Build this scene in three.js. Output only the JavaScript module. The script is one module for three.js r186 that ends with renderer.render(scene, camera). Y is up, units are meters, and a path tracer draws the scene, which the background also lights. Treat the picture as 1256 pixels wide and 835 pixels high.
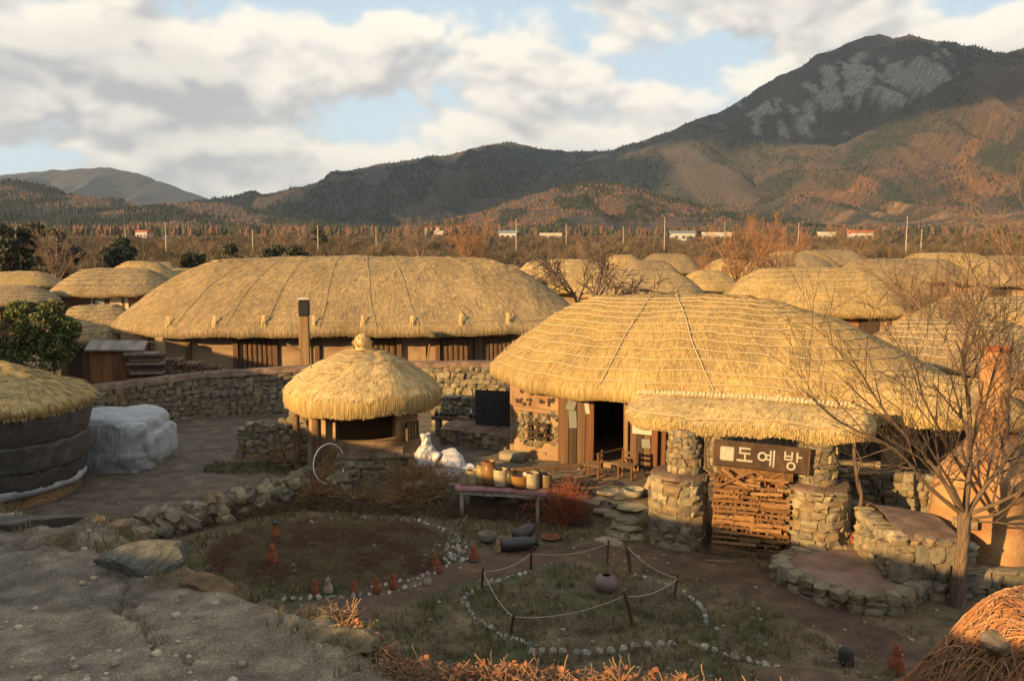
import * as THREE from 'three';
import { mergeGeometries, mergeVertices, toCreasedNormals } from 'three/addons/utils/BufferGeometryUtils.js';

// ---------------------------------------------------------------- camera, sky, sun, exposure
const scene = new THREE.Scene();
const camera = new THREE.PerspectiveCamera(42.0, 1256 / 835, 0.1, 20000);
camera.position.set(0, 5.6, 0);
camera.rotation.set(-0.1212, 0, 0);
const renderer = new THREE.WebGLRenderer({ antialias: true });
renderer.toneMapping = THREE.LinearToneMapping;
renderer.toneMappingExposure = 2.4;
renderer.shadowMap.enabled = true;

// small tools: seeded random numbers and value noise
function rng(seed) { let a = seed >>> 0; return () => { a = (a + 0x6D2B79F5) | 0; let t = Math.imul(a ^ (a >>> 15), 1 | a); t = (t + Math.imul(t ^ (t >>> 7), 61 | t)) ^ t; return ((t ^ (t >>> 14)) >>> 0) / 4294967296; }; }
const h2 = (x, y, s = 0) => { let h = Math.imul(x | 0, 374761393) ^ Math.imul(y | 0, 668265263) ^ Math.imul(s + 11, 974711); h = Math.imul(h ^ (h >>> 13), 1274126177); return ((h ^ (h >>> 16)) >>> 0) / 4294967296; };
const sm = (t) => t * t * (3 - 2 * t);
const clamp = (v, a = 0, b = 1) => Math.min(b, Math.max(a, v));
const sstep = (a, b, v) => sm(clamp((v - a) / (b - a)));
const lerp = (a, b, t) => a + (b - a) * t;
function vn(x, y, s = 0, px = 0, py = 0) {
  let x0 = Math.floor(x), y0 = Math.floor(y); const fx = sm(x - x0), fy = sm(y - y0); let x1 = x0 + 1, y1 = y0 + 1;
  if (px) { x0 = ((x0 % px) + px) % px; x1 = ((x1 % px) + px) % px; } if (py) { y0 = ((y0 % py) + py) % py; y1 = ((y1 % py) + py) % py; }
  return lerp(lerp(h2(x0, y0, s), h2(x1, y0, s), fx), lerp(h2(x0, y1, s), h2(x1, y1, s), fx), fy);
}
function fbm(x, y, o = 4, s = 0, px = 0, py = 0) { let v = 0, a = 0.5, n = 0; for (let i = 0; i < o; i++) { v += a * vn(x, y, s + i * 17, px, py); n += a; a *= 0.5; x *= 2; y *= 2; px *= 2; py *= 2; } return v / n; }

const SUN_AZ = 40 * Math.PI / 180, SUN_EL = 16 * Math.PI / 180;      // low sun from the left, a little behind the camera
const sunDir = new THREE.Vector3(-Math.cos(SUN_AZ) * Math.cos(SUN_EL), Math.sin(SUN_EL), Math.sin(SUN_AZ) * Math.cos(SUN_EL));
const sun = new THREE.DirectionalLight(new THREE.Color().setRGB(1.0, 0.61, 0.24), 5.0);
sun.position.copy(sunDir).multiplyScalar(300); sun.castShadow = true; sun.shadow.radius = 1.2;
sun.shadow.mapSize.set(4096, 4096); Object.assign(sun.shadow.camera, { left: -70, right: 70, top: 60, bottom: -60, near: 1, far: 700 });
scene.add(sun); scene.add(sun.target);

{ // evening sky: pale blue air with broken, cream-lit stratocumulus
  const W = 2048, Hh = 1024, data = new Float32Array(W * Hh * 4);
  const blobs = [ // azimuth (deg, right positive), elevation, radius az, radius el, amount
    [-27, 13.5, 5, 2.2, -0.50], [-13, 14.8, 5, 1.4, -0.50], [-10.5, 6.6, 5, 1.9, -0.42], [3, 7.2, 5, 1.6, -0.2], [10, 10.2, 4, 1.6, -0.5], [14, 11, 3, 1.2, -0.3], [27, 13, 4, 1.6, -0.42], [6, 3.8, 5, 0.8, -0.3],
    [-20, 9.5, 9, 2.6, 0.26], [0, 10.5, 9, 2.6, 0.3], [-24, 5, 9, 1.6, 0.2], [6, 5.8, 5, 1.0, 0.2], [20, 12, 8, 2.2, 0.24]];
  const dens = (a, e) => {
    const wx = fbm(a * 0.11 + 3.1, e * 0.26 + 1.7, 3, 5) - 0.5, wy = fbm(a * 0.11 + 9.1, e * 0.26 + 4.7, 3, 9) - 0.5;
    let v = fbm(a * 0.085 + wx * 1.1 + 12.3, e * 0.21 + wy * 1.2 + 5.2, 4, 21) * 1.0 + (Math.abs(fbm(a * 0.30 + wx * 2, e * 0.58 + wy * 2, 5, 33) - 0.5) * 2 - 0.28) * -0.24 + (fbm(a * 1.5, e * 2.4, 3, 37) - 0.5) * 0.09;
    for (const [ba, be, ra, re, m] of blobs) { const q = ((a - ba) / ra) ** 2 + ((e - be) / re) ** 2; if (q < 6) v += m * Math.exp(-q) * 0.62; }
    return v;
  };
  for (let j = 0; j < Hh; j++) {
    const el = ((j + 0.5) / Hh - 0.5) * Math.PI, e = el * 180 / Math.PI;
    for (let i = 0; i < W; i++) {
      const k = (j * W + i) * 4;
      if (j < Hh / 2 - 14) { data[k] = 0.16; data[k + 1] = 0.14; data[k + 2] = 0.12; data[k + 3] = 1; continue; }
      let az = ((i + 0.5) / W) * 360 - 180 + 90; if (az > 180) az -= 360; if (az < -180) az += 360; // 0 = straight ahead (-z)
      // clouds lie on a flat layer, so that their pattern shrinks towards the horizon and does not pinch at the zenith
      const ew = e < 25 ? e : 25 + (e - 25) * 0.4;
      let aw = az; const seam = Math.abs(az) > 165 ? (Math.abs(az) - 165) / 15 : 0;
      const t = clamp(e / 40);
      const air = [lerp(0.345, 0.13, t), lerp(0.40, 0.215, t), lerp(0.42, 0.32, t)];
      let d0 = dens(aw, ew); if (seam > 0) d0 = lerp(d0, dens(aw - 360 * Math.sign(az), ew), seam * 0.5);
      const cov = sstep(0.325, 0.475, d0);
      const up = dens(aw - 0.9, ew + 1.3), thick = sstep(0.44, 0.78, d0 * 0.55 + up * 0.5);
      const lit = clamp(0.56 + (d0 - up) * 4.2);
      const cr = lerp(lerp(0.28, 0.49, lit), lerp(0.245, 0.40, lit), thick), cg = lerp(lerp(0.277, 0.455, lit), lerp(0.243, 0.375, lit), thick), cb = lerp(lerp(0.275, 0.395, lit), lerp(0.245, 0.335, lit), thick);
      data[k] = 0.95 * lerp(air[0], cr, cov); data[k + 1] = 0.95 * lerp(air[1], cg, cov); data[k + 2] = 0.95 * lerp(air[2], cb, cov); data[k + 3] = 1;
    }
  }
  const t = new THREE.DataTexture(data, W, Hh, THREE.RGBAFormat, THREE.FloatType);
  t.mapping = THREE.EquirectangularReflectionMapping; t.magFilter = THREE.LinearFilter; t.minFilter = THREE.LinearFilter; t.wrapS = THREE.RepeatWrapping; t.needsUpdate = true;
  scene.background = t; scene.environment = t;
}
scene.fog = new THREE.FogExp2(new THREE.Color(0.50, 0.70, 1.0), 0.00006);

// ---------------------------------------------------------------- textures and materials
function tex(n, fn, srgb = true) {
  const d = new Uint8Array(n * n * 4);
  for (let y = 0; y < n; y++) for (let x = 0; x < n; x++) { const c = fn(x / n, y / n), k = (y * n + x) * 4; for (let i = 0; i < 3; i++) d[k + i] = clamp(Array.isArray(c) ? c[i] : c) * 255; d[k + 3] = 255; }
  const t = new THREE.DataTexture(d, n, n); t.wrapS = t.wrapT = THREE.RepeatWrapping; t.magFilter = THREE.LinearFilter; t.minFilter = THREE.LinearMipmapLinearFilter; t.generateMipmaps = true;
  if (srgb) t.colorSpace = THREE.SRGBColorSpace; t.needsUpdate = true; return t;
}
const rep = (t, u, v) => { const c = t.clone(); c.repeat.set(u, v); c.needsUpdate = true; return c; };
const gray = (v, w = 0) => [v * (1 + w), v, v * (1 - w)];
const TX = {
  straw: tex(512, (u, v) => { const a = vn(u * 190, v * 9, 1, 190, 9), b = vn(u * 90, v * 14, 2, 90, 14), c = fbm(u * 6, v * 6, 4, 3, 6, 6); return gray(0.50 + 0.26 * a + 0.16 * b + 0.22 * c - 0.08, 0.02 * (c - 0.5)); }),
  strawB: tex(512, (u, v) => { const a = vn(u * 190, v * 9, 1, 190, 9), b = vn(u * 90, v * 14, 2, 90, 14), c = fbm(u * 16, v * 16, 3, 3, 16, 16); return 0.4 * a + 0.3 * b + 0.3 * c; }, false),
  stone: tex(256, (u, v) => { const a = fbm(u * 5, v * 5, 5, 41, 5, 5), b = vn(u * 60, v * 60, 43, 60, 60), c = fbm(u * 3, v * 3, 3, 47, 3, 3); return [0.52 + 0.42 * a + 0.12 * b, 0.52 + 0.41 * a + 0.12 * b, 0.50 + 0.36 * a + 0.14 * b + 0.06 * (c - 0.5)]; }),
  stoneB: tex(256, (u, v) => 0.7 * fbm(u * 6, v * 6, 5, 41, 6, 6) + 0.3 * vn(u * 70, v * 70, 43, 70, 70), false),
  soil: tex(512, (u, v) => { const a = fbm(u * 8, v * 8, 6, 61, 8, 8), b = vn(u * 150, v * 150, 63, 150, 150), c = sstep(0.68, 0.8, vn(u * 74, v * 74, 67, 74, 74)); return gray(0.36 + 0.52 * a + 0.2 * b + 0.07 * c, 0.02); }),
  soilB: tex(512, (u, v) => 0.55 * fbm(u * 8, v * 8, 6, 61, 8, 8) + 0.35 * vn(u * 150, v * 150, 63, 150, 150) + 0.12 * sstep(0.6, 0.85, vn(u * 74, v * 74, 67, 74, 74)), false),
  wood: tex(256, (u, v) => { const w = fbm(u * 3, v * 2, 3, 71, 3, 2), a = vn(u * 40 + w * 5, v * 3, 73, 40, 3), b = vn(u * 110, v * 6, 75, 110, 6); return gray(0.5 + 0.28 * a + 0.14 * b + 0.12 * w, 0.02); }),
  woodB: tex(256, (u, v) => 0.6 * vn(u * 40, v * 3, 73, 40, 3) + 0.4 * vn(u * 110, v * 6, 75, 110, 6), false),
  clay: tex(256, (u, v) => { const a = fbm(u * 4, v * 4, 5, 81, 4, 4), b = vn(u * 80, v * 80, 83, 80, 80), c = sstep(0.55, 0.75, fbm(u * 3, v * 3, 4, 87, 3, 3)); return [0.62 + 0.3 * a + 0.08 * b - 0.05 * c, 0.60 + 0.32 * a + 0.08 * b - 0.09 * c, 0.58 + 0.33 * a + 0.08 * b - 0.1 * c]; }),
  clayB: tex(256, (u, v) => 0.75 * fbm(u * 5, v * 5, 5, 81, 5, 5) + 0.25 * vn(u * 80, v * 80, 83, 80, 80), false),
  cloth: tex(256, (u, v) => { const a = fbm(u * 3, v * 3, 4, 91, 3, 3), b = vn(u * 26, v * 5, 93, 26, 5); return gray(0.66 + 0.2 * a + 0.12 * b); }),
  clothB: tex(256, (u, v) => { const w = fbm(u * 4, v * 4, 3, 95, 4, 4); return 0.6 * Math.abs(fbm(u * 7 + w, v * 3, 4, 97, 7, 3) - 0.5) * 2 + 0.4 * vn(u * 20, v * 5, 93, 20, 5); }, false),
};
const col = (r, g, b) => new THREE.Color().setRGB(r, g, b);
function mat(r, g, b, o = {}) {
  const m = new THREE.MeshStandardMaterial({ color: col(r, g, b), roughness: o.rough ?? 0.9, metalness: o.metal ?? 0, side: o.side ?? THREE.FrontSide, vertexColors: !!o.vc });
  if (o.t) { m.map = o.rp ? rep(TX[o.t], ...o.rp) : TX[o.t]; m.bumpMap = o.rp ? rep(TX[o.t + 'B'], ...o.rp) : TX[o.t + 'B']; m.bumpScale = o.bump ?? 0.01; }
  return m;
}
const DS = THREE.DoubleSide;
const M = {
  thatch: mat(0.59, 0.42, 0.16, { vc: true, t: 'straw', bump: 0.03, rp: [0.7, 0.7] }), thatchOld: mat(0.43, 0.32, 0.165, { vc: true, t: 'straw', bump: 0.03, rp: [0.7, 0.7] }), 
  straw: mat(1, 1, 1, { side: DS, rough: 0.8 }), rope: mat(0.82, 0.68, 0.42, { t: 'straw', bump: 0.004, rp: [6, 6] }), ropeOld: mat(0.60, 0.50, 0.32, { t: 'straw', bump: 0.004, rp: [6, 6] }),
  stones: [[0.30, 0.25, 0.18], [0.36, 0.30, 0.21], [0.25, 0.215, 0.165], [0.32, 0.24, 0.16], [0.22, 0.20, 0.17], [0.40, 0.345, 0.255], [0.27, 0.22, 0.15], [0.33, 0.29, 0.22]].map((c) => mat(...c, { t: 'stone', bump: 0.02 })),
  stonesDark: [[0.29, 0.255, 0.20], [0.34, 0.29, 0.22], [0.25, 0.225, 0.185], [0.31, 0.24, 0.17], [0.38, 0.33, 0.25], [0.28, 0.255, 0.215]].map((c) => mat(...c, { t: 'stone', bump: 0.02 })),
  mortar: mat(0.17, 0.125, 0.08, { t: 'clay', bump: 0.03, rp: [1, 1] }), mudCap: mat(0.30, 0.205, 0.145, { t: 'soil', bump: 0.03, rp: [0.7, 0.7] }), mud: mat(0.42, 0.29, 0.16, { t: 'clay', bump: 0.02, rp: [0.8, 0.8] }),
  plaster: mat(0.42, 0.31, 0.20, { t: 'clay', bump: 0.006, rp: [0.6, 0.6] }), redmud: mat(0.36, 0.17, 0.08, { t: 'clay', bump: 0.01, rp: [0.7, 0.7] }), kiln: mat(0.49, 0.295, 0.14, { t: 'clay', bump: 0.025, rp: [0.9, 0.9] }),
  wood: mat(0.20, 0.12, 0.065, { t: 'wood', bump: 0.006, rp: [1.5, 1.5] }), woodDark: mat(0.075, 0.05, 0.034, { t: 'wood', bump: 0.006, rp: [1.5, 1.5] }), woodPale: mat(0.36, 0.24, 0.125, { t: 'wood', bump: 0.005, rp: [2, 2] }), woodRed: mat(0.22, 0.10, 0.045, { t: 'wood', bump: 0.005, rp: [2, 2] }),
  logs: [[0.46, 0.26, 0.11], [0.36, 0.195, 0.085], [0.52, 0.32, 0.145], [0.28, 0.15, 0.065]].map((c) => mat(...c, { t: 'wood', bump: 0.006, rp: [2, 2] })),
  bark: mat(0.21, 0.15, 0.105, { t: 'wood', bump: 0.01, rp: [3, 3] }), twig: mat(0.24, 0.125, 0.065), twigRed: mat(0.175, 0.115, 0.072), twigGrey: mat(0.19, 0.135, 0.10),
  dark: mat(0.012, 0.010, 0.009), iron: mat(0.03, 0.03, 0.032, { rough: 0.5, metal: 0.6 }), white: mat(0.72, 0.72, 0.70, { rough: 0.6 }), tarp: mat(0.47, 0.51, 0.55, { t: 'cloth', bump: 0.03, rough: 0.5 }), tarpDark: mat(0.075, 0.068, 0.06, { t: 'cloth', bump: 0.03, rough: 0.6 }),
  terracotta: mat(0.38, 0.12, 0.05, { t: 'clay', bump: 0.004, rp: [2, 2] }), paleClay: mat(0.46, 0.31, 0.20, { t: 'clay', bump: 0.004, rp: [2, 2] }), blackPot: mat(0.035, 0.033, 0.034, { rough: 0.45 }),
};

// ---------------------------------------------------------------- geometry helpers.  Points are given as (x, y, d): d metres ahead of the camera, z = -d
const taken = new Map();
function numbered(n) { const k = taken.get(n) ?? 0; taken.set(n, k + 1); return k ? n + '_' + String(k).padStart(3, '0') : n; }
function tag(o, label, category, group) { o.userData.label = label; o.userData.category = category; if (group) o.userData.group = group; return o; }
function shadows(m) { m.castShadow = true; m.receiveShadow = true; return m; }
function thing(name, label, category, [x, y, d] = [0, 0, 0], turn = 0, group) {
  const o = new THREE.Group(); o.name = numbered(name); o.position.set(x, y, -d); o.rotation.y = turn; scene.add(o); return tag(o, label, category, group);
}
function merge(list) {
  if (!Array.isArray(list)) return list; if (list.length === 1) return list[0];
  return mergeGeometries(list.map((g) => { let q = g.index ? g.toNonIndexed() : g; for (const k of Object.keys(q.attributes)) if (!['position', 'normal', 'uv'].includes(k)) { if (q === g) q = g.clone(); q.deleteAttribute(k); } return q; }));
}
function obj(name, geos, material, parent) { const m = shadows(new THREE.Mesh(merge(geos), material)); m.name = parent ? name : numbered(name); (parent ?? scene).add(m); return m; }
function struct(name, geos, material) { const m = obj(name, geos, material); m.userData.kind = 'structure'; return m; }
function part(parent, name, geo, material, pos = [0, 0, 0], rot = [0, 0, 0], scl) { const m = obj(name, geo, material, parent); m.position.set(...pos); m.rotation.set(...rot); if (scl) m.scale.set(...scl); return m; }
function copies(name, geo, material, parent, mats, cols) {
  const m = shadows(new THREE.InstancedMesh(geo, material, mats.length)); m.name = parent ? name : numbered(name); m.userData.kind = 'stuff';
  mats.forEach((q, i) => { m.setMatrixAt(i, q); if (cols) m.setColorAt(i, cols[i]); }); (parent ?? scene).add(m); return m;
}
const bx = (w, h, d, x = 0, y = 0, z = 0) => new THREE.BoxGeometry(w, h, d).translate(x, y, z);
function bevel(w, h, d, b = 0.01) { // box with chamfered edges
  const g = new THREE.BoxGeometry(w, h, d, 3, 3, 3), p = g.attributes.position;
  const q = (v, s) => { const a = Math.abs(v) < s / 2 - 1e-6 ? (s / 2 - b) * Math.sign(v) : v; return a; };
  for (let i = 0; i < p.count; i++) {
    let X = q(p.getX(i), w), Y = q(p.getY(i), h), Z = q(p.getZ(i), d);
    const on = [Math.abs(X) > w / 2 - 1e-6, Math.abs(Y) > h / 2 - 1e-6, Math.abs(Z) > d / 2 - 1e-6], n = on[0] + on[1] + on[2];
    if (n >= 2) { const k = n === 2 ? 0.5 : 0.6; if (on[0]) X -= Math.sign(X) * b * k; if (on[1]) Y -= Math.sign(Y) * b * k; if (on[2]) Z -= Math.sign(Z) * b * k; }
    p.setXYZ(i, X, Y, Z);
  }
  return toCreasedNormals(g, 0.5);
}
const lathe = (pts, n = 18) => new THREE.LatheGeometry(pts.map(([r, y]) => new THREE.Vector2(r, y)), n);
class GB { // collects tubes and strips into one geometry
  constructor() { this.p = []; this.n = []; this.u = []; this.i = []; }
  tube(pts, rad, sides = 5, cap = false) {
    const base = this.p.length / 3, T = new THREE.Vector3(), A = new THREE.Vector3(), B = new THREE.Vector3(), ref = new THREE.Vector3(0.31, 0.2, 0.93); let len = 0;
    for (let k = 0; k < pts.length; k++) {
      const a = pts[Math.max(0, k - 1)], b = pts[Math.min(pts.length - 1, k + 1)]; T.subVectors(b, a).normalize();
      A.crossVectors(T, Math.abs(T.dot(ref)) > 0.95 ? B.set(1, 0, 0) : ref).normalize(); B.crossVectors(T, A);
      if (k) len += pts[k].distanceTo(pts[k - 1]); const r = Array.isArray(rad) ? rad[k] : rad;
      for (let s = 0; s <= sides; s++) { const w = s / sides * Math.PI * 2, c = Math.cos(w), q = Math.sin(w), nx = A.x * c + B.x * q, ny = A.y * c + B.y * q, nz = A.z * c + B.z * q; this.p.push(pts[k].x + nx * r, pts[k].y + ny * r, pts[k].z + nz * r); this.n.push(nx, ny, nz); this.u.push(s / sides * 0.3, len); }
    }
    for (let k = 0; k < pts.length - 1; k++) for (let s = 0; s < sides; s++) { const a = base + k * (sides + 1) + s, b = a + sides + 1; this.i.push(a, a + 1, b, b, a + 1, b + 1); }
    if (cap) for (const k of [0, pts.length - 1]) { const c = this.p.length / 3, b = base + k * (sides + 1); T.subVectors(pts[k ? k : 1], pts[k ? k - 1 : 0]).normalize().multiplyScalar(k ? 1 : -1); this.p.push(pts[k].x, pts[k].y, pts[k].z); this.n.push(T.x, T.y, T.z); this.u.push(0, 0); const ring = []; for (let s = 0; s <= sides; s++) { ring.push(this.p.length / 3); const o = (b + s) * 3; this.p.push(this.p[o], this.p[o + 1], this.p[o + 2]); this.n.push(T.x, T.y, T.z); this.u.push(0.05, 0.05 * s); } for (let s = 0; s < sides; s++) k ? this.i.push(c, ring[s], ring[s + 1]) : this.i.push(c, ring[s + 1], ring[s]); }
    return this;
  }
  strip(pts, wid, side) { // flat blade along pts, width wid[k], across the direction side
    const base = this.p.length / 3, N = new THREE.Vector3(), T = new THREE.Vector3();
    pts.forEach((q, k) => { T.subVectors(pts[Math.min(pts.length - 1, k + 1)], pts[Math.max(0, k - 1)]); N.crossVectors(side, T).normalize(); for (const s of [-1, 1]) { this.p.push(q.x + side.x * wid[k] * s, q.y + side.y * wid[k] * s, q.z + side.z * wid[k] * s); this.n.push(N.x, N.y, N.z); this.u.push(s, k); } });
    for (let k = 0; k < pts.length - 1; k++) { const a = base + k * 2; this.i.push(a, a + 1, a + 2, a + 2, a + 1, a + 3); }
    return this;
  }
  tri(a, b, c) { const k = this.p.length / 3, n = new THREE.Vector3().subVectors(b, a).cross(new THREE.Vector3().subVectors(c, a)).normalize(); for (const q of [a, b, c]) { this.p.push(q.x, q.y, q.z); this.n.push(n.x, n.y, n.z); this.u.push(0, 0); } this.i.push(k, k + 1, k + 2); return this; }
  build() { const g = new THREE.BufferGeometry(); g.setAttribute('position', new THREE.Float32BufferAttribute(this.p, 3)); g.setAttribute('normal', new THREE.Float32BufferAttribute(this.n, 3)); g.setAttribute('uv', new THREE.Float32BufferAttribute(this.u, 2)); g.setIndex(this.i); return g; }
}
const v3 = (x, y, z) => new THREE.Vector3(x, y, z);
function grid(nu, nv, fn, o = {}) { // fn(u, v) -> [x, y, z, (uvx, uvy), (r, g, b)]
  const p = [], u = [], c = [], idx = [];
  for (let j = 0; j <= nv; j++) for (let i = 0; i <= nu; i++) { const q = fn(i / nu, j / nv); p.push(q[0], q[1], q[2]); u.push(q[3] ?? q[0], q[4] ?? q[2]); if (o.vc) c.push(q[5], q[6], q[7]); }
  for (let j = 0; j < nv; j++) for (let i = 0; i < nu; i++) { const a = j * (nu + 1) + i, b = a + nu + 1; o.flip ? idx.push(a, b, a + 1, b, b + 1, a + 1) : idx.push(a, a + 1, b, b, a + 1, b + 1); }
  const g = new THREE.BufferGeometry(); g.setAttribute('position', new THREE.Float32BufferAttribute(p, 3)); g.setAttribute('uv', new THREE.Float32BufferAttribute(u, 2)); if (o.vc) g.setAttribute('color', new THREE.Float32BufferAttribute(c, 3)); g.setIndex(idx); g.computeVertexNormals(); return g;
}
function poly(pts, x) { if (x <= pts[0][0]) return pts[0][1]; for (let i = 1; i < pts.length; i++) if (x <= pts[i][0]) return lerp(pts[i - 1][1], pts[i][1], (x - pts[i - 1][0]) / (pts[i][0] - pts[i - 1][0])); return pts[pts.length - 1][1]; }
function lump(g, amp, freq, seed, crease = 0) { // push a closed shape in and out with noise
  g = mergeVertices((() => { const q = g.clone(); q.deleteAttribute('normal'); q.deleteAttribute('uv'); return q; })(), 1e-4); g.computeVertexNormals(); const p = g.attributes.position, n = g.attributes.normal;
  const u = []; for (let i = 0; i < p.count; i++) { const X = p.getX(i), Y = p.getY(i), Z = p.getZ(i), k = amp * (fbm(X * freq + Z * freq * 0.7 + 7, Y * freq + Z * freq * 0.5 + 3, 4, seed) - 0.5) * 2 + crease * (0.5 - Math.abs(2 * fbm(X * freq * 2.1 + Z * 1.3, Y * freq * 1.6 - Z * 1.7 + 5, 3, seed + 3) - 1) * 2); p.setXYZ(i, X + n.getX(i) * k, Y + n.getY(i) * k, Z + n.getZ(i) * k); u.push(X + Z * 0.6, Y + Z * 0.4); }
  g.setAttribute('uv', new THREE.Float32BufferAttribute(u, 2)); g.computeVertexNormals(); return g;
}
// irregular stones: a few shapes, shared by all walls
const STONE = (() => { const out = []; for (let k = 0; k < 14; k++) { const R = rng(900 + k), g = new THREE.BoxGeometry(1, 1, 1, 2, 2, 2), p = g.attributes.position, e = 0.36 + R() * 0.4, key = new Map();
  for (let i = 0; i < p.count; i++) { const v = v3(p.getX(i), p.getY(i), p.getZ(i)), id = v.toArray().map((q) => Math.round(q * 2)).join(); if (!key.has(id)) { const l = v.length(), s = v.clone().multiplyScalar(0.5 / l * 1.22); key.set(id, v.lerp(s, e).add(v3((R() - 0.5) * 0.24, (R() - 0.5) * 0.24, (R() - 0.5) * 0.18))); } const q = key.get(id); p.setXYZ(i, q.x, q.y, q.z); }
  const c = toCreasedNormals(g, 0.7), uv = c.attributes.uv, ou = R() * 3, ov = R() * 3; for (let i = 0; i < uv.count; i++) uv.setXY(i, uv.getX(i) * 0.4 + ou, uv.getY(i) * 0.4 + ov); out.push(c); } return out; })();
function courses(R, len, top, { h = [0.12, 0.22], w = [0.14, 0.34], base = 0 } = {}) { // cells of a rubble wall face
  const cells = []; let y = base; const maxTop = typeof top === 'function' ? Math.max(...[0, 0.2, 0.4, 0.6, 0.8, 1].map((t) => top(t * len))) : top, T = typeof top === 'function' ? top : () => top;
  while (y < maxTop - 0.03) { let hh = lerp(...h, R()); let s = -R() * 0.1;
    while (s < len) { const ww = lerp(...w, R() * R() * 0.7 + R() * 0.3), t = T(clamp(s + ww / 2, 0, len)); let ch = hh; if (y + ch > t) ch = t - y; if (ch > 0.05) { if (R() < 0.16 && ch > 0.13) { const f = 0.4 + R() * 0.2; cells.push([s + ww / 2, y + ch * f / 2, ww, ch * f], [s + ww / 2, y + ch * (f + 1) / 2, ww, ch * (1 - f)]); } else cells.push([s + ww / 2, y + ch / 2 + (R() - 0.5) * 0.03, ww, ch * (0.95 + R() * 0.16)]); } s += ww; }
    y += hh * 0.96; }
  return cells;
}
function layStones(parent, R, cells, place, mats, depth = 0.2, cap = 300, name = 'stone') { // place(s, y) -> [x, y, z, turn]
  cells = cells.slice().sort((a, b) => b[2] * b[3] - a[2] * a[3]); const rest = [];
  cells.forEach((c, i) => {
    const [x, y, z, turn] = place(c[0], c[1]); const g = STONE[Math.floor(R() * STONE.length)], m = mats[Math.floor(R() * mats.length)];
    const o = new THREE.Mesh(g, m); o.position.set(x, y, z); o.rotation.set((R() - 0.5) * 0.2, turn + (R() - 0.5) * 0.24, (R() - 0.5) * 0.4); o.scale.set(c[2] * 1.06, c[3] * 1.06, depth * (0.8 + R() * 0.5));
    if (i < cap) { o.name = name; shadows(o); parent.add(o); } else { o.updateMatrix(); rest.push(g.clone().applyMatrix4(o.matrix)); }
  });
  if (rest.length) obj('small_stones', rest, mats[0], parent).userData.kind = 'stuff';
}
function wallAlong(t, R, pts, top, thick, mats, o = {}) { // rubble wall along a polyline [x, d] in the thing's own frame, one or two faces, over a recessed core
  for (let i = 0; i < pts.length - 1; i++) {
    const [x0, d0] = pts[i], [x1, d1] = pts[i + 1], L = Math.hypot(x1 - x0, d1 - d0), ux = (x1 - x0) / L, ud = (d1 - d0) / L, turn = Math.atan2(ud, ux); // front face looks towards the right-hand side of (x, -d) travel
    const T = typeof top === 'function' ? (s) => top(s / L, i) : () => top;
    const y0 = o.base ?? 0;
    const core = grid(12, 1, (u, v) => [0, 0, 0]), sh = [], N = Math.max(4, Math.round(L / 0.5));
    const face = (off, flip) => grid(N, 1, (u, v) => { const s = u * L, y = v ? T(s) - 0.05 : y0 - 0.1; return [x0 + ux * s - ud * off, y, -(d0 + ud * s + ux * off), s, y]; }, { flip });
    sh.push(face(0.10, false), face(thick - 0.1, true));
    sh.push(grid(N, 1, (u, v) => { const s = u * L, off = lerp(0.08, thick - 0.08, v); return [x0 + ux * s - ud * off, T(s) - 0.04, -(d0 + ud * s + ux * off), s, off]; }));
    for (const e of [0, 1]) sh.push(grid(1, 1, (u, v) => { const off = lerp(0.1, thick - 0.1, u), s = e * L, y = v ? T(s) - 0.05 : y0 - 0.1; return [x0 + ux * s - ud * off, y, -(d0 + ud * s + ux * off), off, y]; }, { flip: e === 0 }));
    obj('core', sh, M.mortar, t);
    layStones(t, R, courses(R, L, (s) => T(s), { ...o, base: y0 }), (s, y) => { const off = 0.07 + (R() - 0.5) * 0.05; return [x0 + ux * s - ud * off, y, -(d0 + ud * s + ux * off), turn]; }, mats, o.depth ?? 0.22, o.cap ?? 300);
  }
}
// split logs: rough bars one metre long, scaled to size
const STONEBAR = (() => { const out = []; for (let k = 0; k < 8; k++) { const R = rng(700 + k), sides = 3 + (k % 3), g = new THREE.CylinderGeometry(0.55, 0.55, 1, sides + 1, 2).rotateZ(Math.PI / 2), p = g.attributes.position, key = new Map(); for (let i = 0; i < p.count; i++) { const id = [p.getX(i), p.getY(i), p.getZ(i)].map((q) => Math.round(q * 50)).join(); if (!key.has(id)) key.set(id, [(R() - 0.5) * 0.05, (R() - 0.5) * 0.3, (R() - 0.5) * 0.3]); const q = key.get(id); p.setXYZ(i, p.getX(i) + q[0] * 0.6, p.getY(i) + q[1], p.getZ(i) + q[2]); } out.push(toCreasedNormals(g, 0.5)); } return out; })();
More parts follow.
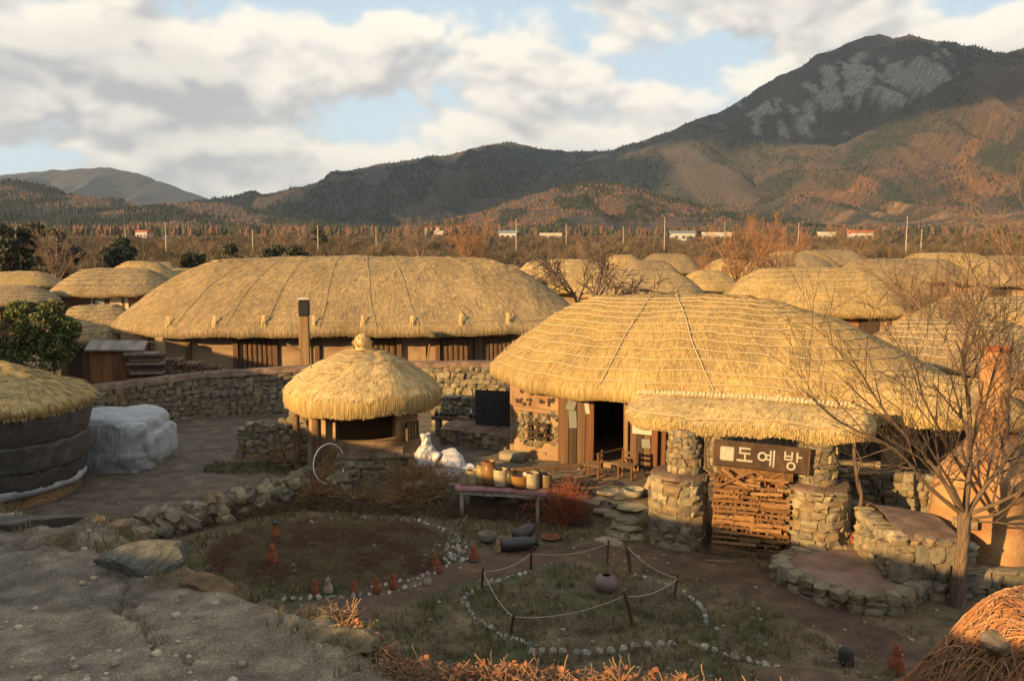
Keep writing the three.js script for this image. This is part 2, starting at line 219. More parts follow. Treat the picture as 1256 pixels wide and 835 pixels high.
// broken rock: a sphere cut by random planes
function facetRock(seed, cuts = 13, detail = 7) { const R = rng(seed), pl = []; for (let k = 0; k < cuts; k++) { const z = R() * 2 - 1, a = R() * 6.283, w = Math.sqrt(1 - z * z); pl.push([v3(Math.cos(a) * w, z, Math.sin(a) * w), 0.34 + R() * 0.14]); } const g = mergeVertices((() => { const q = new THREE.IcosahedronGeometry(1, detail); q.deleteAttribute('normal'); q.deleteAttribute('uv'); return q; })(), 1e-4), p = g.attributes.position, u = []; for (let i = 0; i < p.count; i++) { const d = v3(p.getX(i), p.getY(i), p.getZ(i)).normalize(); let r = 0.56; for (const [n, h] of pl) { const c = n.dot(d); if (c > 0.05) r = Math.min(r, h / c); } r *= 1 + 0.07 * (fbm(d.x * 4 + d.z * 3, d.y * 4 + d.z * 2, 3, seed) - 0.5); d.multiplyScalar(r); p.setXYZ(i, d.x, d.y, d.z); u.push(d.x + d.z * 0.5, d.y + d.z * 0.7); } g.setAttribute('uv', new THREE.Float32BufferAttribute(u, 2)); return toCreasedNormals(g, 0.3); }

// ---------------------------------------------------------------- terrain
const STEP = [[-40, 12], [-12, 14.4], [-7.2, 15.9], [-5.6, 17.4], [-4.3, 18.4], [-2.4, 18.1], [-1.2, 17.75], [0.9, 17.5], [1.7, 17.2], [2.6, 16.2], [3.4, 15.7], [5.9, 14.9], [6.2, 13.6], [9, 13.2], [40, 13]];
function gy(x, d) { // height of the ground
  const w = x > 1.3 && x < 3.0 ? 0.9 : 0.25; let y = 0.3 * sstep(-w, w, d - poly(STEP, x));
  y += (fbm(x * 0.7 + 40, d * 0.7 + 40, 3, 101) - 0.5) * 0.10 * (d < 60 ? 1 : 0) + (fbm(x * 3.1, d * 3.1, 2, 103) - 0.5) * 0.03;
  if (d > 80) { const q = d - 80; y += q * q / (q + 500) * 0.010; y += (fbm(x * 0.006 + 5, d * 0.006 + 5, 3, 107) - 0.5) * 3 * sstep(160, 600, d); }
  const b1 = ((x + 3.35) / 2.35) ** 2 + ((d - 15.1) / 1.95) ** 2; if (b1 < 1) y += 0.10 * (1 - b1);
  const b2 = ((x - 1.05) / 1.85) ** 2 + ((d - 12.75) / 1.5) ** 2; if (b2 < 1) y += 0.08 * (1 - b2);
  return y;
}
function axis(lo, a, b, hi, step, grow) { const r = []; let v = a, s = step; const left = []; while (v > lo) { s *= grow; v -= s; left.push(Math.max(v, lo)); } for (v = a; v < b; v += step) r.push(v); s = step; v = b; r.push(b); const right = []; while (v < hi) { s *= grow; v += s; right.push(Math.min(v, hi)); } return [...left.reverse(), ...r, ...right]; }
{
  const X = axis(-9000, -12, 9, 9000, 0.13, 1.13), Dd = axis(-400, 7, 24, 9000, 0.12, 1.07), nx = X.length - 1, nd = Dd.length - 1;
  const g = grid(nx, nd, (u, v) => {
    const x = X[Math.round(u * nx)], d = Dd[Math.round(v * nd)], n = fbm(x * 0.9 + 20, d * 0.9 + 20, 4, 121), n2 = fbm(x * 2.6, d * 2.6, 3, 127), n3 = fbm(x * 0.3 + 7, d * 0.3 + 7, 3, 131);
    const yard = sstep(-0.15, 0.25, d - poly(STEP, x) + (n2 - 0.5) * 0.5);
    let c = [lerp(0.12, 0.19, n), lerp(0.095, 0.145, n), lerp(0.052, 0.088, n)]; // garden earth
    const green = sstep(0.48, 0.62, n2 * 0.6 + n3 * 0.5 - 0.02) * (1 - yard); c = [lerp(c[0], 0.08, green), lerp(c[1], 0.085, green), lerp(c[2], 0.034, green)];
    const yd = [lerp(0.115, 0.175, n), lerp(0.095, 0.142, n), lerp(0.068, 0.102, n)], warm = sstep(-1, 2, x) * 0.25; c = c.map((q, i) => lerp(q, yd[i] * (1 + warm * [0.6, 0.4, 0.2][i]), yard));
    if (d > 40) { const f = fbm(x * 0.012, d * 0.012, 4, 141), t = sstep(40, 90, d); const fc = f > 0.52 ? [0.21, 0.135, 0.07] : [0.14, 0.085, 0.05]; c = c.map((q, i) => lerp(q, lerp(fc[i], [0.1, 0.07, 0.045][i], sstep(0.4, 0.6, n3)), t)); }
    return [x, gy(x, d), -d, x * 0.5, d * 0.5, ...c];
  }, { vc: true });
  struct('ground', g, mat(1.45, 1.45, 1.45, { t: 'soil', bump: 0.03, vc: true }));
}
{ // trodden earth path winding through the garden
  const c = [[-3.4, 12.1], [-2.5, 12.75], [-1.5, 13.6], [-0.4, 14.45], [0.7, 14.95], [1.8, 15.05], [2.8, 14.7], [3.5, 14.1], [4.15, 13.2], [4.7, 12.3], [5.2, 11.3], [5.8, 10.3]].map(([x, d]) => v3(x, 0, -d)), cv = new THREE.CatmullRomCurve3(c);
  const P = [], N = 150; for (let i = 0; i <= N; i++) P.push([cv.getPoint(i / N), cv.getTangent(i / N)]);
  struct('footpath', grid(N, 18, (u, v) => { const [p, t] = P[Math.round(u * N)], k = v * 2 - 1, w = 0.52 + 0.3 * (fbm(u * 30, k > 0 ? 3 : 9, 3, 151) - 0.5) + 0.25 * sstep(0.4, 0.5, u) * (1 - sstep(0.6, 0.75, u)), x = p.x - t.z * w * k, d = -p.z - t.x * w * k, n = fbm(x * 2, d * 2, 3, 153); return [x, gy(x, d) + 0.014 - 0.03 * k ** 6 - 0.02 * (1 - k * k) * 0.3, -d, x * 0.5, d * 0.5, lerp(0.115, 0.16, n), lerp(0.072, 0.098, n), lerp(0.044, 0.06, n)]; }, { vc: true, flip: true }), mat(1.3, 1.3, 1.3, { t: 'soil', bump: 0.02, vc: true }));
}

// ---------------------------------------------------------------- hills
const conifer = new GB(), bare = new GB();
{ const R = rng(5); for (let k = 0; k < 3; k++) { const y0 = k * 0.27, r = 0.30 - k * 0.075, n = 5; for (let s = 0; s < n; s++) { const a = s / n * 6.283 + k, b = (s + 1) / n * 6.283 + k, ra = r * (0.8 + R() * 0.4), rb = r * (0.8 + R() * 0.4); conifer.tri(v3(Math.cos(a) * ra, y0 + R() * 0.05, Math.sin(a) * ra), v3(0, y0 + 0.46, 0), v3(Math.cos(b) * rb, y0 + R() * 0.05, Math.sin(b) * rb)); } } }
{ const R = rng(6); for (let k = 0; k < 46; k++) { const a = R() * 6.283, e = 0.25 + R() * 1.1, l = 0.45 + R() * 0.55, b = v3((R() - 0.5) * 0.12, R() * 0.25, (R() - 0.5) * 0.12), t = v3(Math.cos(a) * Math.cos(e), Math.sin(e), Math.sin(a) * Math.cos(e)).multiplyScalar(l).add(b), s = v3(-Math.sin(a), 0.3, Math.cos(a)).multiplyScalar(0.012); bare.tri(b.clone().add(s), t, b.clone().sub(s)); const m = b.clone().lerp(t, 0.5); for (let q = 0; q < 2; q++) { const t2 = m.clone().add(v3((R() - 0.5) * 0.5, R() * 0.35, (R() - 0.5) * 0.5)); bare.tri(m.clone().add(s), t2, m.clone().sub(s)); } } }
const coniferG = conifer.build(), bareG = bare.build(), plantM = mat(1, 1, 1, { side: DS, rough: 1 });
function hill(name, label, { pts, D, L, seed, amp = 0.3, per = 160, colour, trees = 0, treeH = [5, 9], treeOn }) {
  const x0 = pts[0][0], x1 = pts[pts.length - 1][0], nu = 300, nv = 110;
  const S = (x, s) => {
    let h = poly(pts, x) * 0.5 + poly(pts, x - 12) * 0.25 + poly(pts, x + 12) * 0.25; h += (fbm(x * 0.02, 3, 4, seed) - 0.5) * h * 0.05; const d = D - L * (1 - s);
    const pf = s < 1 ? 0.35 * s + 0.65 * s * s * (1.6 - 0.6 * s) : 1 - (s - 1) * 1.4, w = fbm(x / per + s * 0.9, s * 1.6 + 3, 3, seed + 3);
    const rid = 1 - Math.abs(2 * fbm(x / per * 1.3 + s * 0.8 + w * 0.8, s * 1.1 + 8, 4, seed + 7) - 1) * 2.2, taper = Math.sin(Math.PI * clamp(s)) * (1 - sstep(0.8, 1.0, s) * 0.8);
    return [x, gy(x, d - L * 0.3) * (1 - s * 0.5) - 6 * (1 - clamp(s * 6)) + h * pf + h * amp * (rid - 0.45) * taper, -d, h, rid];
  };
  const m = struct(name, grid(nu, nv, (u, v) => { const x = lerp(x0, x1, u), s = v * 1.25, q = S(x, s); return [q[0], q[1], q[2], x * 0.02, s * L * 0.02, ...colour(x, s, q[1], q[4])]; }, { vc: true }), mat(1.4, 1.4, 1.4, { vc: true, t: 'soil', bump: 1.5 }));
  m.userData.label = label;
  if (trees) { const R = rng(seed + 50), mt = [], cs = [], q = new THREE.Quaternion(); for (let k = 0; k < trees; k++) { const x = lerp(x0, x1, R()), s = 0.04 + R() * 0.98, p = S(x, s), t = treeOn(x, s, p[1], p[4], R); if (!t) continue; const h = lerp(...treeH, R()) * t[3]; q.setFromAxisAngle(v3(0, 1, 0), R() * 6.28); mt.push(new THREE.Matrix4().compose(v3(p[0], p[1] - 0.4, p[2]), q, v3(h * (0.9 + R() * 0.5), h, h))); const k2 = 0.7 + R() * 0.6; cs.push(col(t[0] * k2, t[1] * k2, t[2] * k2)); } const f = copies('forest', coniferG, plantM, null, mt, cs); tag(f, 'pine and bare winter woodland covering ' + label, 'forest'); }
}
const mixc = (a, b, t) => [lerp(a[0], b[0], t), lerp(a[1], b[1], t), lerp(a[2], b[2], t)];
const PINE = [0.017, 0.024, 0.017], BROWN = [0.056, 0.041, 0.031], ROCK = [0.25, 0.24, 0.225], ORANGE = [0.125, 0.066, 0.035], TAN = [0.22, 0.145, 0.08];
const N2 = (x, s, k, seed) => fbm(x / k, s * 6, 4, seed);
hill('distant_hill', 'the pale blue hill far to the left', { pts: [[-3600, 210], [-2993, 265], [-2731, 286], [-2512, 312], [-2294, 325], [-2141, 329], [-1991, 295], [-1820, 235], [-1605, 157], [-1346, 79], [-1085, 27]], D: 4800, L: 1500, seed: 301, per: 400, colour: (x, s) => mixc(PINE, BROWN, N2(x, s, 120, 3) * 0.7) });
hill('mountain', 'the tall rocky mountain on the right', { pts: [[-652, 27], [-411, 55], [-148, 92], [26, 135], [156, 178], [286, 221], [415, 263], [543, 312], [649, 375], [754, 431], [838, 472], [911, 504], [975, 512], [1050, 504], [1137, 479], [1224, 458], [1309, 462], [1343, 470], [1500, 483], [1762, 421], [2100, 300]], D: 2400, L: 1100, seed: 311, per: 260, amp: 0.42,
  colour: (x, s, y) => { const n = N2(x, s, 60, 5), r = sstep(0.485, 0.53, N2(x, s * 2.2, 22, 9) * 0.62 + (y > 300 ? 0.24 : y > 220 ? 0.14 : 0) - Math.abs(x - 780) / 2600 - (s > 0.93 ? 0.12 : 0)); return mixc(mixc(mixc(PINE, BROWN, sstep(0.45, 0.72, n)), [0.07, 0.06, 0.055], 0.35), ROCK, r); },
  trees: 30000, treeH: [4, 7], treeOn: (x, s, y, r, R) => { if (N2(x, s * 2.2, 22, 9) * 0.62 + (y > 300 ? 0.24 : y > 220 ? 0.14 : 0) - Math.abs(x - 780) / 2600 > 0.5 && R() < 0.9) return null; const n = N2(x, s, 60, 5); return n < 0.55 + (R() - 0.5) * 0.2 ? [...PINE, 1] : R() < 0.6 ? [0.06, 0.048, 0.038, 0.8] : null; } });
hill('wooded_hill', 'the long wooded hill behind the village', { pts: [[-1300, 4], [-1093, 6], [-938, 64], [-834, 95], [-707, 124], [-578, 158], [-476, 194], [-323, 219], [-172, 239], [-71, 267], [-7, 274], [81, 257], [182, 244], [333, 249], [486, 244], [689, 219], [945, 145]], D: 2800, L: 1300, seed: 321, per: 240, amp: 0.42,
  colour: (x, s) => mixc(mixc(PINE, BROWN, sstep(0.46, 0.7, N2(x, s, 70, 15))), ORANGE, sstep(0.22, 0.02, s) * sstep(0.5, 0.6, N2(x, s, 90, 19))), trees: 30000, treeH: [5, 8], treeOn: (x, s, y, r, R) => (N2(x, s, 70, 15) < 0.56 + (R() - 0.5) * 0.16 ? [...PINE, 1] : R() < 0.65 ? [0.08, 0.056, 0.038, 0.75] : null) });
hill('mountain_spur', 'the brown lower spur at the right edge', { pts: [[120, -4], [205, 6], [313, 41], [420, 81], [510, 128], [632, 168], [706, 210], [780, 258], [853, 307], [912, 329], [951, 338], [1061, 358], [1245, 329], [1500, 250]], D: 1700, L: 700, seed: 331, per: 190, amp: 0.36,
  colour: (x, s, y, r) => mixc(mixc(mixc(PINE, BROWN, sstep(0.44, 0.68, N2(x, s, 60, 25))), ORANGE, sstep(0.44, 0.58, N2(x, s, 75, 29)) * (s < 0.6 ? 0.95 : 0.25)), TAN, s < 0.3 ? sstep(0.42, 0.55, fbm(x / 150, s * 90, 3, 31)) * 0.75 : 0), trees: 26000, treeH: [3, 5.5], treeOn: (x, s, y, r, R) => (s < 0.26 && R() < 0.9 ? null : N2(x, s, 60, 25) < 0.54 + (R() - 0.5) * 0.2 ? [...PINE, 1] : R() < 0.35 ? [0.15, 0.08, 0.045, 0.7] : null) });
hill('foothill', 'the low foothill under the mountain', { pts: [[-260, -6], [-176, 2], [-81, 21], [-9, 44], [61, 63], [108, 75], [156, 72], [203, 58], [250, 47], [298, 33], [370, 17], [441, 11], [520, -4]], D: 1300, L: 420, seed: 341, per: 150,
  colour: (x, s) => mixc(mixc(PINE, BROWN, sstep(0.42, 0.62, N2(x, s, 40, 35))), ORANGE, sstep(0.4, 0.52, N2(x, s, 60, 39)) * (s < 0.6 ? 0.45 : 0.2)), trees: 14000, treeH: [3, 5.5], treeOn: (x, s, y, r, R) => (s < 0.3 && x > 60 && R() < 0.85 ? null : N2(x, s, 40, 35) < 0.5 + (R() - 0.5) * 0.2 ? [...PINE, 1] : R() < 0.45 ? [0.16, 0.085, 0.045, 0.8] : null) });
hill('left_hills', 'the dark hills on the left', { pts: [[-1300, 80], [-962, 91], [-881, 87], [-827, 88], [-773, 77], [-733, 61], [-685, 58], [-652, 53], [-598, 37], [-543, 50], [-475, 48], [-420, 37], [-339, 23], [-257, 6], [-200, -4]], D: 1500, L: 600, seed: 351, per: 160,
  colour: (x, s) => mixc(PINE, BROWN, sstep(0.42, 0.66, N2(x, s, 60, 45)) * 0.8), trees: 16000, treeH: [4, 7], treeOn: (x, s, y, r, R) => (N2(x, s, 60, 45) < 0.56 + (R() - 0.5) * 0.14 ? [...PINE, 1] : R() < 0.7 ? [0.13, 0.085, 0.06, 0.8] : null) });

// ---------------------------------------------------------------- the old town rampart the picture is taken from; its bank to the left shades the gardens
const EDGE = [[-4.6, 6.2], [-3.6, 5.5], [-2.98, 5.05], [-2.2, 4.62], [-1.68, 4.2], [-1.19, 3.84], [-0.84, 3.56], [-0.46, 3.12], [0.1, 2.92], [0.7, 2.8], [1.3, 2.55], [2.8, 2.3]];
const CRACK = [[-1.88, 4.02], [-1.72, 3.82], [-1.74, 3.70], [-1.58, 3.56], [-1.50, 3.44], [-1.40, 3.30], [-1.30, 3.25], [-1.18, 3.24]];
const CRACK2 = [[-3.1, 4.55], [-2.72, 4.50], [-2.3, 4.42], [-2.0, 4.40], [-1.86, 4.3]];
function segDist(pts, x, d) { let m = 9; for (let i = 1; i < pts.length; i++) { const [a, b] = pts[i - 1], [c, e] = pts[i], l = (c - a) ** 2 + (e - b) ** 2, t = clamp(((x - a) * (c - a) + (d - b) * (e - b)) / l); m = Math.min(m, Math.hypot(x - a - t * (c - a), d - b - t * (e - b))); } return m; }
function rampY(x, d) {
  const jag = (fbm(x * 3.2 + 3, d * 3.2, 4, 161) - 0.5) * 0.34, q = (d - poly(EDGE, x)) * 0.82 + jag;
  let y = 4.0 + (fbm(x * 1.3, d * 1.3, 4, 163) - 0.5) * 0.09 + (fbm(x * 7, d * 7, 3, 167) - 0.5) * 0.03 + (fbm(x * 26, d * 26, 2, 168) - 0.5) * 0.012;
  y += 0.03 * sstep(0.5, 0.62, fbm(x * 1.7 + 9, d * 2.6 + 2, 4, 169)) * sstep(-0.9, -0.2, q);
  const c = segDist(CRACK, x + (fbm(x * 11, d * 11, 3, 171) - 0.5) * 0.16, d + (fbm(x * 11 + 5, d * 11, 3, 173) - 0.5) * 0.16); y -= 0.045 * (1 - sstep(0.004, 0.024, c)) * (0.4 + vn(x * 5, d * 5, 7));
  const c2 = segDist(CRACK2, x, d + (fbm(x * 6, d * 6, 3, 177) - 0.5) * 0.16); y -= 0.06 * (1 - sstep(0.01, 0.07, c2));
  if (q > -0.1) y -= 0.12 * sstep(-0.1, 0.18, q) + 0.5 * sstep(0.05, 0.7, q) + (q > 0.3 ? (q - 0.3) * 2.2 : 0);
  return Math.max(y, -0.6);
}
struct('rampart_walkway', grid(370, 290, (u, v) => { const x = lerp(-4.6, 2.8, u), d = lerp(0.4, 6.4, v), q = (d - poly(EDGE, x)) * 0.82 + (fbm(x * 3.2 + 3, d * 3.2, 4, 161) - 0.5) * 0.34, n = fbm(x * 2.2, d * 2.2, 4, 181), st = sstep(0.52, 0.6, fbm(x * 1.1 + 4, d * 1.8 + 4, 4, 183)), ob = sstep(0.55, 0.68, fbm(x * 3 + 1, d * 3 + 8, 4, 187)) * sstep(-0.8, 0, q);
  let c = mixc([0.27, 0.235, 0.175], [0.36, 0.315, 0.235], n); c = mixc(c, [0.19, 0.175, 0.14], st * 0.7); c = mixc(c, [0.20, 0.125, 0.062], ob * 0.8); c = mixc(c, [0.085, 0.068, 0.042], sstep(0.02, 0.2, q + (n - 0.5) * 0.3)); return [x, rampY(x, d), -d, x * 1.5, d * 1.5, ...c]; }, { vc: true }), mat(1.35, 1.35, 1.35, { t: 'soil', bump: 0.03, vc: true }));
{
  const sh = new THREE.Shape([[-4.62, 6.05], [-8, 8.6], [-13, 14], [-16.5, 19], [-19.5, 23.5], [-23, 21], [-19, 12], [-13, 4], [-9, -3], [14, -3], [12, 1.6], [4.2, 0.8], [2.82, 0.38], [-4.62, 0.38]].map(([x, d]) => new THREE.Vector2(x, d)));
  const g = new THREE.ExtrudeGeometry(sh, { depth: 4.25, bevelEnabled: false }).rotateX(-Math.PI / 2).translate(0, -0.2, 0);
  tag(obj('rampart', g, mat(0.2, 0.175, 0.14, { t: 'stone', bump: 0.05 })), 'earth and stone town rampart running off beyond the left edge', 'rampart');
}

for (const [tx, ty, td, ww, hh, sd, label] of [[800, 365, 2250, 1600, 400, 71, 'heaped cloud off to the left that shades the mountain top'], [-380, 130, 2350, 1500, 240, 72, 'long cloud off to the left that shades the wooded hill']]) { // clouds far off to the left, out of the picture, whose shadows lie on the hills
  const P = [], R = rng(sd), at = v3(tx, ty, -td).addScaledVector(sunDir, 4200), across = v3(Math.sin(SUN_AZ), 0, Math.cos(SUN_AZ));
  for (let k = 0; k < 38; k++) { const w = (R() - 0.5) * ww - 60, y = (R() - 0.5) * hh, r = 130 + R() * 110; P.push(new THREE.IcosahedronGeometry(r, 2).scale(1, 0.62, 1).translate(at.x + across.x * w + (R() - 0.5) * 200, at.y + y, at.z + across.z * w)); }
  tag(obj('cloud', P.map((g) => lump(g, 24, 0.012, 9)), mat(0.85, 0.85, 0.85, { rough: 1 })), label, 'cloud');
}

{ // stone parapet on the rampart behind the camera: it keeps the low sun off the walkway
  const t = thing('rampart_parapet', 'stone parapet of the rampart behind the viewer', 'parapet', [0, 0, 0]), a = [-6.6, 3.3], b = [-3.2, 0.27], L = Math.hypot(b[0] - a[0], b[1] - a[1]);
  part(t, 'parapet_wall', lump(new THREE.BoxGeometry(L, 1.6, 0.6, 30, 8, 2), 0.06, 2, 3), M.stonesDark[4], [(a[0] + b[0]) / 2, 4.3, -(a[1] + b[1]) / 2], [0, Math.atan2(b[1] - a[1], b[0] - a[0]), 0]);
}

{ // raised bastion of the rampart, beyond the left edge
  const sh = new THREE.Shape([[-15, 16.6], [-16.5, 19], [-19.5, 23.5], [-21.5, 26.5], [-23, 25], [-20.8, 21.8], [-17.5, 16.5], [-16.3, 15.2]].map(([x, d]) => new THREE.Vector2(x, d)));
  tag(obj('rampart_bastion', new THREE.ExtrudeGeometry(sh, { depth: 4.9, bevelEnabled: false }).rotateX(-Math.PI / 2).translate(0, -0.1, 0), mat(0.22, 0.19, 0.15, { t: 'stone', bump: 0.05 })), 'raised stone bastion of the rampart beyond the left edge', 'bastion');
}

// ---------------------------------------------------------------- thatch
const tuftG = (() => { const R = rng(77), g = new GB(); for (let k = 0; k < 8; k++) { const a = (R() - 0.5) * 0.5, x0 = (R() - 0.5) * 0.28, l = 0.7 + R() * 0.5, lift = 0.005 + R() * R() * 0.11, w = 0.012 + R() * 0.014, s = v3(Math.cos(a), 0.15 * (R() - 0.5), Math.sin(a) * 0.4).normalize(); g.strip([v3(x0, 0.2, -0.03), v3(x0 + Math.sin(a) * l * 0.5, 0.2 - l * 0.5, lift), v3(x0 + Math.sin(a) * l, 0.2 - l, lift * (0.5 + R()))], [w, w, w * 0.4], s); } return g.build(); })();
function thatchRoof(parent, o) {
  const { L, W, ridge, eave, top, thick = 0.34, seed = 1, bulge = 0.7, n = 3.0, sag = 0.1, na = 120, nt = 26, rough = 0.07 } = o, hx = L / 2, hz = W / 2;
  // outline, evenly spaced along its length
  const raw = [], NR = 720; for (let k = 0; k <= NR; k++) { const a = k / NR * Math.PI * 2, c = Math.cos(a), s = Math.sin(a); raw.push([hx * Math.sign(c) * Math.abs(c) ** (2 / n), hz * Math.sign(s) * Math.abs(s) ** (2 / n)]); }
  const acc = [0]; for (let k = 1; k <= NR; k++) acc.push(acc[k - 1] + Math.hypot(raw[k][0] - raw[k - 1][0], raw[k][1] - raw[k - 1][1])); const per = acc[NR];
  const out = (a) => { const s = (((a % 1) + 1) % 1) * per; let lo = 0, hi = NR; while (hi - lo > 1) { const m = (lo + hi) >> 1; acc[m] > s ? hi = m : lo = m; } const f = (s - acc[lo]) / (acc[hi] - acc[lo] || 1); return [lerp(raw[lo][0], raw[hi][0], f), lerp(raw[lo][1], raw[hi][1], f)]; };
  const nrm = (a) => { const p = out(a - 0.002), q = out(a + 0.002), l = Math.hypot(q[0] - p[0], q[1] - p[1]); return [(q[1] - p[1]) / l, -(q[0] - p[0]) / l]; };
  const yT = eave + thick, run = Math.hypot(hz, top - yT);
  const S = (a, t) => { // a round the eaves (0 = right end, 0.25 = front), t up the slope
    const [x, z] = out(a), rx = x * ridge / L + (o.ridgeX ?? 0), w = o.warp ? o.warp(x, z, t) : 0; const h = t + bulge * t * (1 - t);
    const px = lerp(x, rx, t), pz = lerp(z, 0, t), nz = rough * (fbm(px * 1.4 + seed, pz * 1.4 + t * 2, 3, seed) - 0.5) * 2 * (1 - 0.4 * t) + 0.035 * (fbm(px * 6 + seed, pz * 6, 2, seed + 5) - 0.5);
    return v3(px, yT + (top - yT) * h - sag * (px / hx) ** 2 * t * 1.4 + nz + w, pz);
  };
  const rows = [[-0.75, 0.02], [-0.4, -0.20], [-0.06, -0.32], [0.03, -0.30], [0.09, -0.2], [0.08, -0.08]].map(([q, y]) => [q * Math.min(1, W / 4), y * thick / 0.34]);
  // old straw weathers in patches: greyer and darker here, fresher there
  const wx = (x, z) => { const a = fbm(x * 0.9 + seed * 3, z * 0.9, 4, seed + 21), b = sstep(0.5, 0.68, fbm(x * 2.3 + seed, z * 2.3 + 9, 4, seed + 23)), v = 0.72 + 0.5 * a; return [v * (1 - 0.12 * b), v * (1 - 0.1 * b), v * (1 + 0.05 * b)]; };
  const nr = rows.length, g = grid(na, nr + nt, (u, v) => {
    const j = Math.round(v * (nr + nt)); if (j >= nr) { const t = (j - nr) / nt, p = S(u, t); return [p.x, p.y, p.z, u * per, t * run, ...wx(p.x, p.z)]; }
    const p = S(u, 0), m = nrm(u), q = rows[j], k = 0.04 * (fbm(u * per * 1.1 + 3, 2, 3, seed + 9) - 0.5) * 2; return [p.x + m[0] * q[0], p.y + q[1] + k * (j > 1 ? 1 : 0), p.z + m[1] * q[0], u * per, (j - nr) * 0.1, ...wx(p.x, p.z)];
  }, { flip: true, vc: true });
  const roof = obj('thatch_roof', g, o.mat ?? M.thatch, parent);
  // straw ends that stand proud of the thatch
  const R = rng(seed * 13 + 1), mt = [], cs = [], N = o.tufts ?? 0, X = v3(), Y = v3(), Z = v3(), m4 = new THREE.Matrix4(), c0 = o.straw ?? [0.56, 0.41, 0.17];
  for (let k = 0; k < N; k++) {
    const edge = R() < (o.edge ?? 0.2), a = R(), t = edge ? -1 : R() * 0.97; let p, dn;
    if (edge) { p = S(a, 0); const m = nrm(a), q = R(); p.x += m[0] * 0.07 * (1 - q * 0.4); p.z += m[1] * 0.07 * (1 - q * 0.4); p.y -= q * thick * 0.85; Y.set(m[0] * -0.25, 1, m[1] * -0.25).normalize(); Z.set(m[0], 0.25, m[1]).normalize(); }
    else { p = S(a, t); const q = S(a, t + 0.03), r = S(a + 0.004, t); if (q.distanceToSquared(p) < 1e-8) continue; Y.subVectors(q, p).normalize(); X.subVectors(r, p); if (X.lengthSq() < 1e-8) X.set(1, 0, 0); Z.crossVectors(X, Y); if (Z.y < 0) Z.negate(); Z.normalize(); }
    X.crossVectors(Y, Z).normalize(); Z.crossVectors(X, Y).normalize(); const s = (o.tuftSize ?? 0.3) * (0.6 + R() * 0.8) * (edge ? 0.24 : 0.85), tw = (R() - 0.5) * 0.4; X.multiplyScalar(Math.cos(tw)).addScaledVector(Y, Math.sin(tw)).normalize(); Y.crossVectors(Z, X);
    m4.makeBasis(X.clone().multiplyScalar(s), Y.clone().multiplyScalar(s), Z.clone().multiplyScalar(s)).setPosition(p); mt.push(m4.clone());
    const wv = wx(p.x, p.z)[1], b = (0.80 + R() * 0.42) * wv, w = (R() - 0.5) * 0.10; cs.push(col(c0[0] * b * (1 + w), c0[1] * b, c0[2] * b * (1 - w)));
  }
  if (mt.length) copies('straw', tuftG, M.straw, roof, mt, cs);
  // straw ropes that hold the thatch down
  const rope = (pts, r = 0.02, m = o.ropeMat ?? M.rope) => obj('rope', new GB().tube(pts, r, 5).build(), m, roof);
  for (const q of o.contours ?? []) { const pts = [], [t, a0, a1] = q; for (let k = 0; k <= 90; k++) { const a = lerp(a0, a1, k / 90), p = S(a, clamp(t + 0.011 * (fbm(k * 0.09 + t * 60, 4, 2, seed + 31) - 0.5) * 2, 0, 0.99)); p.y += 0.026; pts.push(p); } rope(pts, q[3] ?? 0.014); }
  for (const q of o.slopes ?? []) { const pts = [], [a, lean = 0] = q; for (let k = 0; k <= 26; k++) { const t = k / 26 * (q[3] ?? 0.98), p = S(a + lean * t * (1 - 0.5 * t) + 0.004 * (fbm(t * 4, a * 40, 2, 3) - 0.5), t); p.y += 0.04; pts.push(p); } rope(pts, q[2] ?? 0.018); }
  return { roof, S, out, nrm, rope };
}

// ---------------------------------------------------------------- parts of houses, in the house's own frame (x along the front, +z towards the front)
function board(p, name, w, h, d, pos, m, rot) { return part(p, name, bevel(w, h, d, Math.min(0.012, d / 4, w / 4)), m, pos, rot); }
function framedWindow(p, x, y, z, w, h, { frame = M.woodDark, pane = M.plaster, bars = 3, rot = 0, name = 'window' } = {}) {
  const g = part(p, name, bx(w, h, 0.03), pane, [x, y, z], [0, rot, 0]);
  const f = [bx(w + 0.1, 0.05, 0.06, 0, h / 2 + 0.025, 0.02), bx(w + 0.1, 0.05, 0.06, 0, -h / 2 - 0.025, 0.02), bx(0.05, h, 0.06, -w / 2 - 0.025, 0, 0.02), bx(0.05, h, 0.06, w / 2 + 0.025, 0, 0.02)]; obj('frame', f, frame, g);
  for (let k = 1; k < bars; k++) { obj('bar', bx(0.025, h, 0.03, lerp(-w / 2, w / 2, k / bars), 0, 0.03), frame, g); }
  return g;
}
function house(name, label, pos, turn, o, group) {
  const t = thing(name, label, 'house', [pos[0], (o.base ?? gy(pos[0], pos[1])) - 0.02, pos[1]], turn, group);
  const r = thatchRoof(t, o), ov = o.over ?? 0.7, wx = o.L / 2 - ov, wz = o.W / 2 - ov, h = o.eave + 0.25;
  if (!o.noWall) obj('wall', bx(wx * 2, h, wz * 2, 0, h / 2, 0), o.wall ?? M.plaster, t);
  if (o.posts) for (const x of o.posts) part(t, 'post', bx(0.13, h, 0.13), M.wood, [x, h / 2, wz + 0.03]);
  for (const [x, w, hh, m] of o.doors ?? []) { const d = part(t, 'door', bx(w, hh, 0.05), m ?? M.woodDark, [x, hh / 2 + 0.15, wz + 0.03]); obj('frame', [bx(0.07, hh + 0.07, 0.09, -w / 2 - 0.035, 0.035, 0.01), bx(0.07, hh + 0.07, 0.09, w / 2 + 0.035, 0.035, 0.01), bx(w, 0.07, 0.09, 0, hh / 2 + 0.035, 0.01)], M.wood, d); }
  for (const [x, y, w, hh, m] of o.windows ?? []) framedWindow(t, x, y, wz + 0.02, w, hh, { pane: m ?? M.wood });
  return Object.assign(t, { roofFn: r, wx, wz });
}

